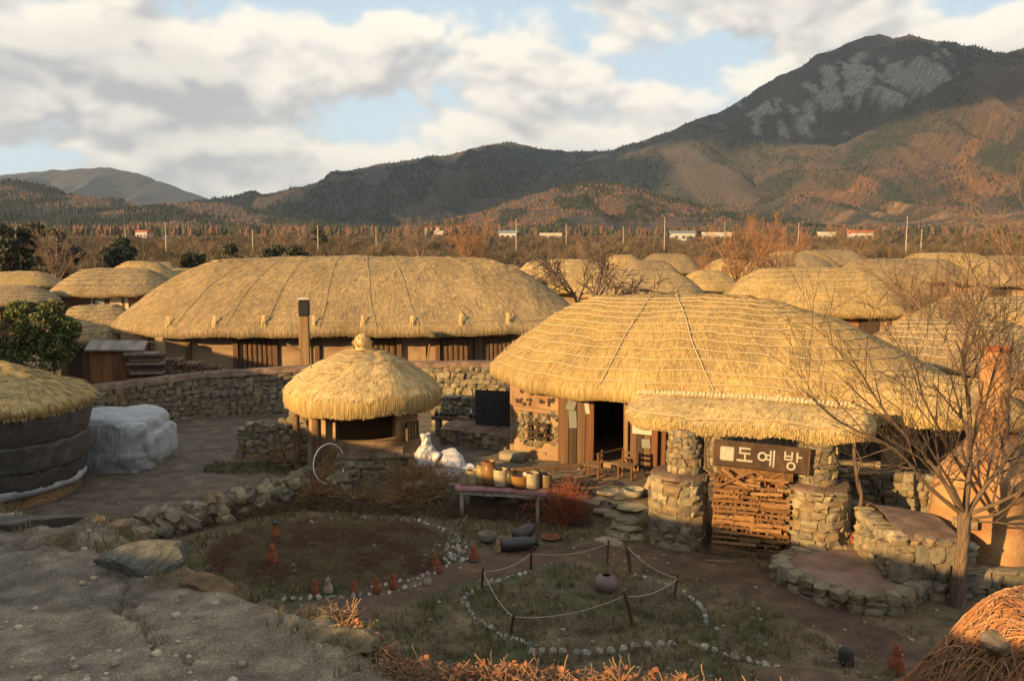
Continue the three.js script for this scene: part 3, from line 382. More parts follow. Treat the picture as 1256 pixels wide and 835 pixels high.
// the long house behind the stone wall
{
  const slopes = []; for (let k = 0; k < 8; k++) slopes.push([0.105 + k * 0.0405 + 0.003 * (k % 3), 0.012 * (k % 2 ? 1 : 0.4), 0.009]);
  const t = house('long_thatched_house', 'long low thatched house with downslope ropes behind the fieldstone wall', [-5.9, 33.4], 0.07, { base: 0.1, L: 17.4, W: 6.8, ridge: 9.8, eave: 1.92, top: 4.66, thick: 0.36, seed: 11, n: 2.9, bulge: 0.66, sag: 0.25, na: 200, nt: 30, mat: M.thatchOld, straw: [0.42, 0.315, 0.155], tufts: 24000, tuftSize: 0.2, edge: 0.12, slopes, contours: [[0.045, 0.06, 0.46, 0.011]], ropeMat: M.ropeOld, over: 0.9, wall: M.plaster });
  // tufts where the ropes are pegged at the eaves
  const { S } = t.roofFn; for (let k = 0; k < 8; k++) { const p = S(0.115 + k * 0.0405, 0.03), g = new GB(), R = rng(400 + k); for (let q = 0; q < 12; q++) g.strip([v3((R() - 0.5) * 0.1, 0.3, 0), v3((R() - 0.5) * 0.16, 0, 0.08 + R() * 0.05), v3((R() - 0.5) * 0.26, -0.22 - R() * 0.12, 0.1 + R() * 0.05)], [0.008, 0.008, 0.004], v3(1, 0, 0.2).normalize()); part(t.roofFn.roof, 'rope_end', g.build(), mat(0.46, 0.345, 0.17, { side: DS }), [p.x, p.y, p.z - 0.03]); }
  const z = t.wz + 0.02, post = (x) => part(t, 'post', bx(0.16, 2.1, 0.16), M.wood, [x, 1.05, z + 0.06]);
  for (const x of [-6.9, -5.5, -3.9, -2.55, -1.1, 0.3, 1.75, 3.1, 4.5, 5.8, 6.9]) post(x);
  part(t, 'beam', bx(14, 0.16, 0.14), M.woodDark, [0, 2.02, z + 0.08]); part(t, 'beam', bx(14, 0.1, 0.1), M.woodDark, [0, 0.55, z + 0.05]);
  const lattice = (x, w) => framedWindow(t, x, 1.2, z + 0.02, w, 1.15, { pane: M.wood, frame: M.woodDark, bars: 6, name: 'lattice_door' });
  lattice(-3.2, 1.0); lattice(1.0, 1.1); lattice(3.8, 1.1); lattice(5.2, 0.9);
  for (const [x, w] of [[-1.85, 1.05], [-0.4, 1.1], [2.4, 0.55]]) part(t, 'panel', bx(w, 1.0, 0.04), M.plaster, [x, 1.2, z + 0.02]);
  part(t, 'panel', bx(1.6, 0.9, 0.04), mat(0.5, 0.36, 0.19, { t: 'clay', bump: 0.004 }), [4.5 + 2.2, 1.2, z + 0.02]);
  part(t, 'leaning_pole', new GB().tube([v3(2.65, 0.6, z + 0.4), v3(2.85, 1.75, z + 0.15)], 0.03, 6, true).build(), M.woodPale);
}
// the pottery workshop in the right middle ground
const SHOP = [4.87, 21.43], SHOPT = -25 * Math.PI / 180;
{
  const contours = []; for (let k = 0; k < 12; k++) contours.push([0.03 + k * 0.074, 0.012 + 0.0008 * k, 0.49, 0.0125]);
  const t = house('thatched_workshop', 'large golden thatched workshop with rows of straw ropes along its roof', SHOP, SHOPT, { base: 0.28, L: 11.0, W: 6.4, ridge: 3.4, ridgeX: -1.0, eave: 1.62, top: 3.86, thick: 0.38, seed: 23, n: 2.7, bulge: 0.78, sag: 0.32, na: 190, nt: 36, tufts: 26000, tuftSize: 0.11, edge: 0.12, contours, slopes: [[0.225, 0.035, 0.014], [0.31, -0.02, 0.012, 0.9]], over: 0.62, noWall: true, straw: [0.57, 0.405, 0.15],
    warp: (x, z, tt) => (z > 0 ? (1 - tt) * (0.06 * Math.sin(x * 1.1 + 0.5)) : 0) });
  const z = t.wz, h = 1.85, wx = 4.1;
  // shell: back, sides, front pieces with the door opening
  obj('wall', [bx(0.25, h, z * 2, -wx, h / 2, 0), bx(0.25, h, z * 2, wx, h / 2, 0), bx(wx * 2 - 0.25, h, 0.25, 0, h / 2, -z)], M.mud, t);
  obj('wall', [bx(1.24, h, 0.22, -3.44, h / 2, z)], M.mud, t);
  obj('wall', [bx(wx + 0.55, h, 0.22, (wx - 0.55) / 2, h / 2, z)], M.mortar, t);
  obj('inner_floor', [bx(wx * 2 - 0.3, 0.06, z * 2 - 0.3, 0, 0.02, 0)], M.mud, t);
  obj('partition', [bx(0.1, h, z * 1.2, -0.7, h / 2, 0.7), bx(0.1, h, z * 1.2, -2.9, h / 2, 0.7), bx(2.2, h, 0.1, -1.8, h / 2, -0.9)], M.woodDark, t);
  // wall with niches and embedded stones left of the door
  const R = rng(52); for (let k = 0; k < 24; k++) part(t, 'niche', bevel(0.05 + R() * 0.04, 0.05 + R() * 0.05, 0.03, 0.008), M.woodDark, [-4.0 + R() * 1.1, 1.32 + R() * 0.42, z + 0.115], [0, 0, (R() - 0.5)]);
  for (let k = 0; k < 60; k++) { const s = part(t, 'stone', STONE[k % 14], M.stones[Math.floor(R() * 8)], [-4.02 + R() * 1.15, 0.38 + R() * 0.75, z + 0.1], [R(), R(), R() * 3]); const q = 0.09 + R() * 0.09; s.scale.set(q * 1.3, q, 0.1); }
  part(t, 'ledge', bevel(1.24, 0.12, 0.08, 0.02), M.mud, [-3.44, 1.2, z + 0.13], [0, 0, -0.06]);
  // stones of the dark front wall to the right
  layStones(t, R, courses(R, wx - 0.2, 1.8, { h: [0.13, 0.22], w: [0.15, 0.32] }), (s, y) => [0.2 + s, y, z + 0.1, 0], [...M.stones, ...M.stonesDark], 0.14, 150);
  // doors
  const leaf = (x, w, ang, posters, zz) => { const d = part(t, 'door', bx(w, 1.72, 0.045), M.woodDark, [x, 0.9, zz], [0, ang, 0]); for (let k = 0; k < 4; k++) obj('plank', bevel(w / 4 - 0.008, 1.74, 0.03, 0.006).translate(-w / 2 + (k + 0.5) * w / 4, 0, 0.035), [M.wood, M.woodDark, M.wood, M.woodRed][k], d); for (const [px, py, pw, ph, m, r] of posters) part(d, 'notice', bx(pw, ph, 0.012), m, [px, py, 0.06], [0, 0, r]); return d; };
  const glassy = mat(0.16, 0.17, 0.15, { rough: 0.35 }), paper = mat(0.42, 0.36, 0.30), grey = mat(0.30, 0.28, 0.27);
  leaf(-2.42, 0.78, 0.18, [[-0.12, 0.58, 0.2, 0.36, glassy, -0.35], [-0.1, 0.2, 0.18, 0.4, glassy, 0.05], [0.22, 0.55, 0.1, 0.4, paper, 0.15]], z + 0.2);
  leaf(-0.84, 0.66, -0.1, [[-0.04, 0.42, 0.46, 0.36, grey, 0], [-0.04, 0.1, 0.46, 0.2, paper, 0.02], [0.06, -0.2, 0.2, 0.2, glassy, 0.1], [0.26, 0.42, 0.07, 0.26, M.white, -0.25]], z + 0.16);
  part(t, 'door_post', bevel(0.1, 1.85, 0.12, 0.01), M.woodPale, [-1.25, 0.92, z + 0.2], [0, 0, 0.01]); part(t, 'door_post', bevel(0.1, 1.85, 0.1, 0.01), M.woodRed, [-0.38, 0.92, z + 0.22]); part(t, 'door_post', bevel(0.09, 1.85, 0.1, 0.01), M.woodRed, [-2.86, 0.92, z + 0.14]);
  part(t, 'threshold', bevel(1.7, 0.13, 0.16, 0.02), M.woodPale, [-1.75, 0.09, z + 0.12]);
  part(t, 'brace', new GB().tube([v3(-0.2, 0.35, z + 0.25), v3(-0.05, 1.6, z + 0.2)], 0.05, 7, true).build(), M.woodPale);
}
// porch over the sign
{
  const t = thing('porch_roof', 'small thatched porch roof with braided ridge resting on two stone pillars', 'porch roof', [4.32, 0.1, 16.0], -0.36);
  const r = thatchRoof(t, { L: 4.3, W: 1.8, ridge: 3.7, rough: 0.1, eave: 1.94, top: 2.5, thick: 0.26, seed: 37, n: 3.6, bulge: 0.6, sag: 0.03, na: 120, nt: 16, tufts: 9000, tuftSize: 0.14, edge: 0.32, straw: [0.62, 0.48, 0.23], contours: [[0.06, 0.03, 0.47, 0.014]] });
  const R = rng(3); for (let k = 0; k < 56; k++) part(r.roof, 'braid', STONE[k % 14], M.rope, [-2.0 + k * 0.0722, 2.52 - 0.04 * ((-2.0 + k * 0.0722) / 2) ** 2, 0.1], [0.6, 0.3, R()], [0.09, 0.06, 0.09]);
  obj('rafter_frame', [bx(3.8, 0.1, 0.1, 0, 1.96, 0.45), bx(3.8, 0.1, 0.1, 0, 1.96, -0.45), ...[-1.8, -0.6, 0.6, 1.8].map((x) => bx(0.08, 0.08, 1.2, x, 2.04, 0))], M.woodDark, t);
}
// the round hut
{
  const t = thing('round_hut', 'round mud hut with a domed straw roof and topknot', 'hut', [-3.4, 0.3, 19.95]);
  const r = thatchRoof(t, { L: 3.42, W: 3.4, ridge: 0.05, eave: 1.36, top: 2.68, thick: 0.5, seed: 41, n: 2, bulge: 0.85, sag: 0, na: 110, nt: 26, rough: 0.05, tufts: 9000, tuftSize: 0.18, edge: 0.2, straw: [0.60, 0.46, 0.22], contours: [0.14, 0.32, 0.50, 0.68].map((q) => [q, 0.27, 0.5, 0.014]) });
  const g = new GB(), R = rng(8), k0 = []; for (let k = 0; k < 420; k++) { const a = R() * 6.283, q = R(), b = v3(Math.cos(a) * 0.12, 2.52, Math.sin(a) * 0.12), s = v3(-Math.sin(a), 0, Math.cos(a)); g.strip([b, v3(Math.cos(a) * 0.15, 2.7, Math.sin(a) * 0.15), v3(Math.cos(a) * (0.03 + q * 0.24), 2.80 + (1 - q * q) * 0.24 * (0.6 + 0.4 * R()), Math.sin(a) * (0.03 + q * 0.24))], [0.014, 0.014, 0.006], s); }
  obj('topknot', [lathe([[0.26, 2.5], [0.13, 2.6], [0.12, 2.7], [0.06, 2.82], [0.001, 2.86]], 14), g.build()], mat(0.60, 0.46, 0.22, { side: DS }), r.roof);
  obj('topknot_tie', new THREE.TorusGeometry(0.155, 0.018, 6, 20).rotateX(Math.PI / 2).translate(0, 2.6, 0), M.woodDark, r.roof);
  obj('wall', [lump(new THREE.CylinderGeometry(1.24, 1.3, 0.85, 40, 6, true), 0.03, 2.5, 5).translate(0, 0.4, 0), new THREE.CylinderGeometry(1.22, 1.24, 0.9, 40, 4, true, 0.75, 6.2832 - 1.1).translate(0, 1.25, 0), new THREE.CylinderGeometry(1.12, 1.14, 1.7, 40, 1, true, 0.75, 6.2832 - 1.1).translate(0, 0.85, 0), new THREE.RingGeometry(1.1, 1.25, 40).rotateX(-Math.PI / 2).translate(0, 0.82, 0), new THREE.CircleGeometry(1.15, 30).rotateX(-Math.PI / 2).translate(0, 0.06, 0)], mat(0.42, 0.29, 0.16, { t: 'clay', bump: 0.02, side: DS }), t);
  part(t, 'post', new GB().tube([v3(0, 0, 0), v3(0.02, 1.4, 0)], 0.1, 8, true).build(), M.wood, [-0.82, -0.05, 1.28]); part(t, 'post', new GB().tube([v3(0, 0, 0), v3(0, 1.4, 0)], 0.07, 8, true).build(), M.wood, [-1.3, -0.05, 1.0]);
  framedWindow(t, 1.18, 0.95, 0.72, 0.26, 0.3, { rot: 0.9, pane: M.plaster, frame: M.wood, bars: 3 });
}
// lesser houses round about: x, d, length, ridge height, eave height, turn, base, depth
{
  const far = [
    ['panelled', 13.8, 41.0, 8.6, 4.05, 2.05, -0.10, 6.4, 'thatched house with brown panelled wall beyond the workshop ridge', 5200],
    ['far', 30.7, 70, 10.8, 3.62, 1.95, 0.05, 6.6, 'broad flat thatched roof with orange wall behind the panelled house', 1500],
    ['far', 29.1, 91, 8.4, 3.75, 2.0, 0.1, 6, 'dull brown thatched roof below the bare trees right of centre', 700],
    ['far', 35.6, 64, 7.0, 4.0, 2.0, -0.1, 6, 'thatched roof behind orange twigs at the right edge', 900],
    ['far', 19.6, 35.5, 7.0, 3.1, 1.7, -0.25, 5.4, 'thatched house half hidden by twigs at the right edge', 2200],
    ['far', 13.9, 27.4, 6.0, 2.95, 1.6, -0.3, 4.6, 'low thatched outbuilding just behind the kiln chimney', 3200],
    ['far', 3.3, 58, 7.4, 3.9, 1.95, 0.06, 5.6, 'smooth golden thatched house behind the small bare tree', 1800],
    ['far', 7.6, 52.4, 7.4, 3.42, 1.95, -0.12, 5.2, 'lower thatched house with lit ochre wall right of the small bare tree', 1800],
    ['far', 9.7, 78, 4.6, 3.7, 2.0, 0.2, 4.5, 'small thatched roof peeking between two golden roofs', 500],
    ['far', 14.4, 82, 6.1, 3.7, 2.0, -0.1, 5, 'brown domed thatched roof under the far scrub, centre right', 600],
    ['far', 12.8, 58, 4.0, 3.2, 1.9, 0.3, 4, 'grey thatched roof just left of the panelled house', 700],
    ['far', -0.3, 70, 3.2, 3.1, 2.0, 0.1, 3.2, 'tiny thatched roof beside the right end of the long house', 350],
    ['far', 21.2, 87, 4.4, 3.1, 2.0, 0.1, 4, 'small far thatched roof behind two tall bare trees', 300],
    ['far', 24.5, 78, 8.0, 3.7, 2.0, 0.1, 5.5, 'thatched roof between the two tall bare trees and the broad roof', 500], ['far', 40, 82, 9.0, 3.8, 2.0, -0.15, 5.5, 'wide far thatched roof near the right edge', 500], ['far', 10.2, 66, 5.2, 3.6, 2.0, 0.3, 4.6, 'rounded thatched roof directly behind the ochre-walled house', 600], ['far', 18.6, 74, 5.5, 3.4, 1.95, -0.2, 4.6, 'thatched roof left of the bare-tree pair', 400], ['far', 36, 100, 8, 3.7, 2, 0.2, 5, 'thin far line of thatch under the terraced fields', 300], ['far', 22.5, 54, 6.4, 3.2, 1.9, 0.15, 5, 'thatched roof just right of the panelled house', 1200],
    ['far', -22.3, 50, 6.7, 3.65, 2.25, 0.18, 5.4, 'thatched house with a pale shutter beyond the left bush', 1800],
    ['far', -26.1, 62.5, 5.0, 3.62, 2.25, 0.1, 4.6, 'thatched roof rising just behind the pale shuttered house', 700],
    ['far', -27.9, 71, 3.2, 3.3, 2.2, 0.2, 3.4, 'smallest thatched roof at the back of the left cluster', 250],
    ['far', -24.0, 65, 3.0, 3.05, 2.15, -0.1, 3.2, 'flat thatched hut with a red wall left of the long house', 250],
    ['far', -15.3, 32.6, 3.6, 3.0, 1.75, 0.35, 3.6, 'thatched outhouse with brown wall between bush and long house', 1800],
    ['far', -32.5, 58.6, 5.0, 3.1, 2.1, 0.2, 4, 'reddish brown thatched roof at the far left edge', 400],
    ['far', -26.0, 46, 4.4, 2.95, 2.0, 0.4, 4, 'dim thatched roof at the left edge above the bush', 700]];
  far.forEach(([k, x, d, L, top, eave, turn, W, label, tufts], i) => {
    const b = gy(x, d), t = house('thatched_house', label, [x, d], turn, { L, W, ridge: Math.max(L - W * 0.72, L * 0.3), eave: eave - b - 0.12, top: top - b, thick: 0.3, seed: 60 + i * 7, n: 2.8, bulge: 0.75, sag: 0.15, na: 70, nt: 14, mat: [M.thatch, M.thatchOld, M.thatchOld][i % 2], straw: i % 2 ? [0.42, 0.31, 0.15] : [0.52, 0.385, 0.17], tufts, tuftSize: d > 45 ? 0.34 : 0.24, edge: 0.15, over: 0.6, wall: [M.plaster, M.redmud, M.mud][i % 3],
      contours: d < 60 ? [0.1, 0.24, 0.38, 0.52, 0.66, 0.8].map((q) => [q, 0.02, 0.48, 0.014]) : [], posts: [-L * 0.3, -L * 0.1, L * 0.12, L * 0.32].filter(() => L > 3.5), doors: [[-L * 0.2, Math.min(0.9, L * 0.13), 1.35]], windows: [[L * 0.22, 1.15, Math.min(0.8, L * 0.12), 0.6]] }, 'thatched houses of the village around');
    if (k === 'panelled') for (const [px, m] of [[-1.6, M.redmud], [-0.75, M.woodDark], [0.2, M.redmud], [1.1, M.redmud], [1.9, M.woodDark]]) part(t, 'panel', bx(0.78, 1.3, 0.05), m, [px, 1.0, t.wz + 0.05]);
    if (label.includes('shutter')) { part(t, 'shutter', bx(0.95, 0.85, 0.05), mat(0.55, 0.42, 0.26), [0.6, 1.5, t.wz + 0.06]); part(t, 'shutter', bx(0.7, 0.75, 0.05), mat(0.28, 0.32, 0.26), [-0.5, 1.5, t.wz + 0.06]); }
  });
}

// ---------------------------------------------------------------- stone walls
const WT = (a, b) => (u) => lerp(a, b, u);
function stoneWall(label, pts, top, thick, mats, o = {}) { const t = thing(o.name ?? 'stone_wall', label, o.cat ?? 'stone wall', [0, 0, 0]); t.userData.kind = 'thing'; wallAlong(t, rng(o.seed ?? 1), pts, top, thick, mats, o); if (o.cap3) { for (let i = 0; i < pts.length - 1; i++) { const [x0, d0] = pts[i], [x1, d1] = pts[i + 1], L = Math.hypot(x1 - x0, d1 - d0), ux = (x1 - x0) / L, ud = (d1 - d0) / L, T = (u) => (typeof top === 'function' ? top(u, i) : top); obj('mud_capping', grid(Math.round(L * 8), 8, (u, v) => { const s = u * L, w = (v * 2 - 1) * (thick / 2 + 0.06), off = thick / 2 + w + 0.02 * (fbm(s * 3, v * 3, 2, 9) - 0.5); const e = Math.abs(v * 2 - 1); return [x0 + ux * s - ud * off, T(u) + 0.09 * (1 - e ** 4) - 0.06 * e ** 6 + 0.05 * (fbm(s * 2.2, v * 2, 3, 19) - 0.5), -(d0 + ud * s + ux * off), s, w]; }), M.mudCap, t); } } return t; }
stoneWall('high dark fieldstone wall in front of the long thatched house', [[-12.2, 22.9], [-8.9, 25.2], [-4.6, 26.6], [-0.4, 26.3]], (u, i) => [lerp(1.36, 1.5, u), lerp(1.5, 1.58, u), lerp(1.58, 1.66, u)][i], 0.5, [...M.stonesDark, ...M.stones.slice(2, 5)], { seed: 3, h: [0.13, 0.24], w: [0.15, 0.36], cap: 100, cap3: true, depth: 0.2 });
stoneWall('low dark stone wall with a shelf of bottles beside the round hut', [[-2.1, 23.6], [-0.2, 23.0]], 1.25, 0.4, M.stonesDark, { seed: 4, h: [0.1, 0.18], w: [0.14, 0.3] });
stoneWall('tumbled stone wall beside the round hut, overgrown with dry weeds', [[-6.45, 20.5], [-4.75, 20.1]], (u) => lerp(0.95, 1.55, u) + 0.12 * Math.sin(u * 9), 0.6, [...M.stones, ...M.stonesDark], { seed: 5, h: [0.12, 0.22], w: [0.16, 0.34], base: 0.25 });
stoneWall('squared stone plinth with a mud ledge under the round hut', [[-3.75, 18.55], [-2.35, 18.65]], 0.86, 0.5, M.stones, { seed: 6, h: [0.13, 0.2], w: [0.18, 0.34], base: 0.25, cap3: true });
stoneWall('low stone retaining wall behind the pottery table', [[-2.2, 17.85], [-1.0, 17.62], [0.6, 17.5], [1.55, 17.2]], (u, i) => [0.5, 0.46, lerp(0.46, 0.25, u)][i], 0.5, [...M.stones, ...M.stonesDark.slice(0, 3)], { seed: 7, h: [0.13, 0.24], w: [0.16, 0.36], base: -0.05 });
stoneWall('raised stone ledge in front of the niched workshop wall', [[-1.75, 21.9], [-0.5, 21.3], [0.95, 20.35]], (u, i) => [0.72, 0.72][i], 0.9, M.stones, { seed: 8, h: [0.16, 0.26], w: [0.18, 0.36], base: 0.25, cap3: true });
stoneWall('tall rubble retaining wall of upright stones behind the front bare tree', [[5.86, 13.05], [6.85, 12.95]], (u) => 1.05 - 0.14 * u, 1.5, [...M.stones, ...M.stonesDark], { seed: 9, h: [0.16, 0.30], w: [0.14, 0.34], base: -0.05, cap3: true });
stoneWall('narrow stone side of the plinth facing the half-round platform', [[5.84, 14.5], [5.84, 13.1]], 1.02, 0.4, M.stonesDark, { seed: 19, h: [0.14, 0.24], w: [0.14, 0.3], base: -0.05 });
stoneWall('low dark rubble wall at the foot of the clay kiln', [[6.9, 13.2], [9.6, 12.9]], 0.42, 0.5, M.stonesDark, { seed: 10, h: [0.14, 0.24], w: [0.18, 0.4], base: -0.05 });
stoneWall('dark stone wall in shade under the right end of the workshop roof', [[5.75, 16.5], [8.0, 15.9]], 1.15, 0.4, [...M.stones, ...M.stonesDark], { seed: 12, h: [0.12, 0.2], w: [0.14, 0.3], base: 0.2 });
{ // heap-like dry-stone row between the yard and the garden
  const t = thing('rubble_row', 'long low row of loose piled stones between dirt yard and flower bed', 'stone row', [0, 0, 0]), R = rng(14), ln = [[-7.25, 15.35], [-6.1, 16.35], [-5.2, 17.5], [-4.2, 18.4], [-3.6, 18.35]];
  for (let k = 0; k < 290; k++) { const u = R() * 3.999, i = Math.floor(u), f = u - i, x = lerp(ln[i][0], ln[i + 1][0], f), d = lerp(ln[i][1], ln[i + 1][1], f), off = (R() - 0.55) * 0.55, lay = R(), h = (0.46 - Math.abs(off) * 0.9) * (i > 2 ? 0.55 : 1), X = x + off * 0.7, D = d - off * 0.7, s = 0.13 + R() * 0.17; part(t, 'stone', STONE[k % 14], R() < 0.6 ? M.stonesDark[Math.floor(R() * 6)] : M.stones[Math.floor(R() * 8)], [X, Math.min(gy(X, D), 0.15) + lay * Math.max(0.1, h), -D], [R(), R() * 6, R()], [s * 1.25, s * 0.85, s]); }
}
{ // round stone platform with an earthen top
  const t = thing('stone_platform', 'half-round stone platform with pinkish earth top beside the right pillar', 'platform', [0, 0, 0]), c = [5.35, 13.75], R = rng(16), rim = (a) => [c[0] + Math.cos(a) * 0.98, c[1] - Math.sin(a) * 1.0 * (1 + 0.25 * Math.cos(a - 1))];
  obj('earth_top', grid(40, 12, (u, v) => { const [x, d] = rim(u * 6.2832), X = lerp(c[0], x, v), D = lerp(c[1], d, v); return [X, 0.30 + 0.03 * (fbm(X * 3, D * 3, 3, 4) - 0.5) - 0.04 * v ** 6, -D, X, D]; }), mat(0.36, 0.245, 0.185, { t: 'clay', bump: 0.012 }), t);
  const P = [0]; for (let k = 1; k <= 400; k++) { const a = rim((k - 1) / 400 * 6.2832), b = rim(k / 400 * 6.2832); P.push(P[k - 1] + Math.hypot(a[0] - b[0], a[1] - b[1])); } const len = P[400];
  layStones(t, R, courses(R, len, 0.33, { h: [0.15, 0.2], w: [0.2, 0.4], base: -0.04 }), (s, y) => { let k = 0; while (k < 399 && P[k] < s) k++; const a = k / 400 * 6.2832, q = rim(a); return [q[0], y, -q[1], Math.PI / 2 + a]; }, M.stones, 0.26);
}
function pillar(label, x, d, r0, h0, r1, h1, seed, dx = 0) {
  const t = thing('stone_pillar', label, 'pillar', [x, 0, d], 0, 'porch pillars'), R = rng(seed);
  obj('drum_core', lump(new THREE.CylinderGeometry(r0 - 0.07, r0 - 0.03, h0 + 0.05, 24, 6), 0.02, 3, 3).translate(0, h0 / 2 - 0.02, 0), M.mortar, t);
  obj('drum_top', lump(new THREE.CylinderGeometry(r0 - 0.02, r0 + 0.03, 0.09, 28, 2), 0.02, 4, 5).translate(0, h0, 0), M.mudCap, t);
  obj('shaft_core', lump(new THREE.CylinderGeometry(r1 - 0.05, r1 - 0.04, h1 - h0 + 0.1, 20, 4), 0.02, 3, 7).translate(dx, (h1 + h0) / 2, -0.06), M.mortar, t);
  for (const [r, y0, y1, hh, ww, ox, oz] of [[r0, -0.05, h0, [0.13, 0.24], [0.16, 0.36], 0, 0], [r1, h0 + 0.03, h1 + 0.05, [0.08, 0.15], [0.1, 0.24], dx, -0.06]]) layStones(t, R, courses(R, 6.2832 * r, y1, { h: hh, w: ww, base: y0 }), (s, y) => { const a = s / r, q = r - 0.05 + (R() - 0.5) * 0.03; return [ox + Math.cos(a) * q, y, oz + Math.sin(a) * q, Math.PI / 2 - a]; }, M.stones, 0.14);
  return t;
}
pillar('stone pillar on a drum base left of the stacked firewood', 3.02, 15.62, 0.50, 1.28, 0.30, 2.08, 61, 0.12);
pillar('stone pillar on a wide drum base right of the stacked firewood', 5.30, 14.98, 0.54, 1.25, 0.31, 2.02, 63, 0.03);

// ---------------------------------------------------------------- sign, firewood, chimney kiln
{
  const t = thing('signboard', 'dark wooden signboard with white Korean lettering above the firewood stack', 'sign', [4.30, 1.76, 14.95], -0.33); t.rotation.z = -0.03;
  obj('board', bevel(1.56, 0.46, 0.05, 0.012), mat(0.085, 0.052, 0.032, { t: 'wood', bump: 0.006, rp: [1, 2] }), t);
  obj('board_edge', [bx(0.035, 0.46, 0.052, 0.79, 0, 0.002), bx(0.035, 0.46, 0.052, -0.79, 0, 0.002)], M.wood, t);
  const W = mat(0.62, 0.60, 0.54, { rough: 0.7, t: 'wood', bump: 0.003, rp: [4, 4] }), zz = 0.032, q = (w, h, x, y, r = 0) => bevel(w, h, 0.02, 0.005).rotateZ(r).translate(x, y, zz), ring = (r, x, y, w = 0.02) => new THREE.TorusGeometry(r, w, 6, 22).scale(1, 1, 0.5).translate(x, y, zz), put = (name, g) => obj(name, g, W, t);
  put('white_emblem', [bevel(0.27, 0.262, 0.022, 0.03).translate(-0.567, 0.002, zz + 0.001), bevel(0.24, 0.28, 0.018, 0.03).translate(-0.563, 0.0, zz - 0.001)]);
  put('letter', [q(0.035, 0.10, -0.345, 0.075), q(0.20, 0.034, -0.27, 0.12), q(0.20, 0.034, -0.27, 0.035), q(0.035, 0.10, -0.26, -0.035), q(0.27, 0.036, -0.265, -0.095)]);          // 도
  put('letter', [ring(0.065, 0.03, 0.01, 0.021), q(0.06, 0.03, 0.125, 0.045), q(0.06, 0.03, 0.125, -0.03), q(0.034, 0.27, 0.165, -0.005), q(0.034, 0.30, 0.22, -0.01)]);                       // 예
  put('letter', [q(0.033, 0.15, 0.40, 0.07), q(0.033, 0.15, 0.515, 0.07), q(0.115, 0.03, 0.457, 0.065), q(0.13, 0.03, 0.457, 0.005), q(0.034, 0.18, 0.60, 0.055), q(0.075, 0.032, 0.645, 0.06), ring(0.06, 0.51, -0.105, 0.02)]); // 방
  for (const x of [-0.6, 0.6]) obj('hanger', new GB().tube([v3(x, 0.2, -0.03), v3(x, 0.45, -0.1)], 0.012, 5).build(), M.iron, t);
}
{
  const t = thing('firewood_stack', 'stack of split orange-brown firewood between the two stone pillars', 'firewood', [4.17, 0, 15.05], -0.31), R = rng(66);
  const add = (l, s, x, y, z, ry, rz, m) => part(t, 'split_log', STONEBAR[Math.floor(R() * STONEBAR.length)], m ?? M.logs[Math.floor(R() * 4)], [x, y, z], [R() * 6, ry, rz], [l, s, s * (0.8 + R() * 0.4)]);
  let y = 0.12, n = 0; const wid = 1.22;
  while (y < 1.27) { let x = -wid / 2; if (n % 2 === 0) while (x < wid / 2 - 0.1) { const l = Math.min(0.32 + R() * 0.5, wid / 2 - x + 0.06); if (l < 0.1) break; add(l, 0.05 + R() * 0.028, x + l / 2, y, 0.18 + (R() - 0.5) * 0.05, (R() - 0.5) * 0.06, (R() - 0.5) * 0.07); x += l + 0.01; } else while (x < wid / 2) { add(0.4, 0.035 + R() * 0.022, x, y - 0.004, 0.02, Math.PI / 2 + (R() - 0.5) * 0.2, (R() - 0.5) * 0.1); x += 0.05 + R() * 0.07; } y += n % 2 ? 0.04 : 0.052; n++; }
  for (let k = 0; k < 26; k++) add(0.35 + R() * 0.35, 0.045, (R() - 0.5) * 0.9, 1.28 + R() * 0.14 * (1 - k / 40), 0.02 + (R() - 0.5) * 0.35, (R() - 0.5) * 1.4, (R() - 0.5) * 0.5);
  obj('back_board', bx(1.2, 1.2, 0.03, 0, 0.66, -0.2), M.wood, t);
  part(t, 'base_plank', bevel(1.34, 0.12, 0.06, 0.01), M.wood, [0, 0.05, 0.24], [0, 0, -0.02]);
  part(t, 'straw_screen', lump(bx(1.3, 0.5, 0.08), 0.05, 5, 3), mat(0.3, 0.17, 0.075, { t: 'straw', bump: 0.03 }), [0.05, 1.5, -0.12]);
}
{
  const t = thing('clay_kiln', 'bulky orange clay kiln with a tall round chimney', 'kiln', [7.9, 0.25, 14.4]);
  const body = grid(48, 40, (u, v) => { const a = u * 6.2832, y = v * 2.15, w = lerp(0.88, 0.74, sstep(0, 1.0, y)) * (1 - sstep(1.45, 2.2, y) * 0.66), sq = 1 + 0.13 * Math.cos(4 * a) * (1 - sstep(1.2, 2, y)), lip = 0.14 * sstep(0.95, 0.85, y) * Math.max(0, Math.cos(a)), n = 0.14 * (fbm(Math.cos(a) * 1.6 + 5, y * 1.7 + Math.sin(a) * 1.6, 3, 71) - 0.5); const r = w * sq + n + lip; return [Math.cos(a) * r, y - 0.1, -Math.sin(a) * r, u * 4, y]; });
  obj('body', body, M.kiln, t);
  obj('chimney', [lump(new THREE.CylinderGeometry(0.205, 0.27, 1.6, 26, 8, true), 0.018, 3, 5).translate(0.06, 2.68, 0)], mat(0.49, 0.28, 0.125, { t: 'clay', bump: 0.02, side: DS }), t);
  obj('chimney_rim', new THREE.TorusGeometry(0.205, 0.03, 8, 28).rotateX(Math.PI / 2).translate(0.06, 3.46, 0), M.terracotta, t);
  part(t, 'ledge_brick', bevel(0.34, 0.15, 0.2, 0.012), mat(0.4, 0.3, 0.2, { t: 'stone', bump: 0.01 }), [-0.62, 0.72, 0.62], [0, -0.2, 0]);
}
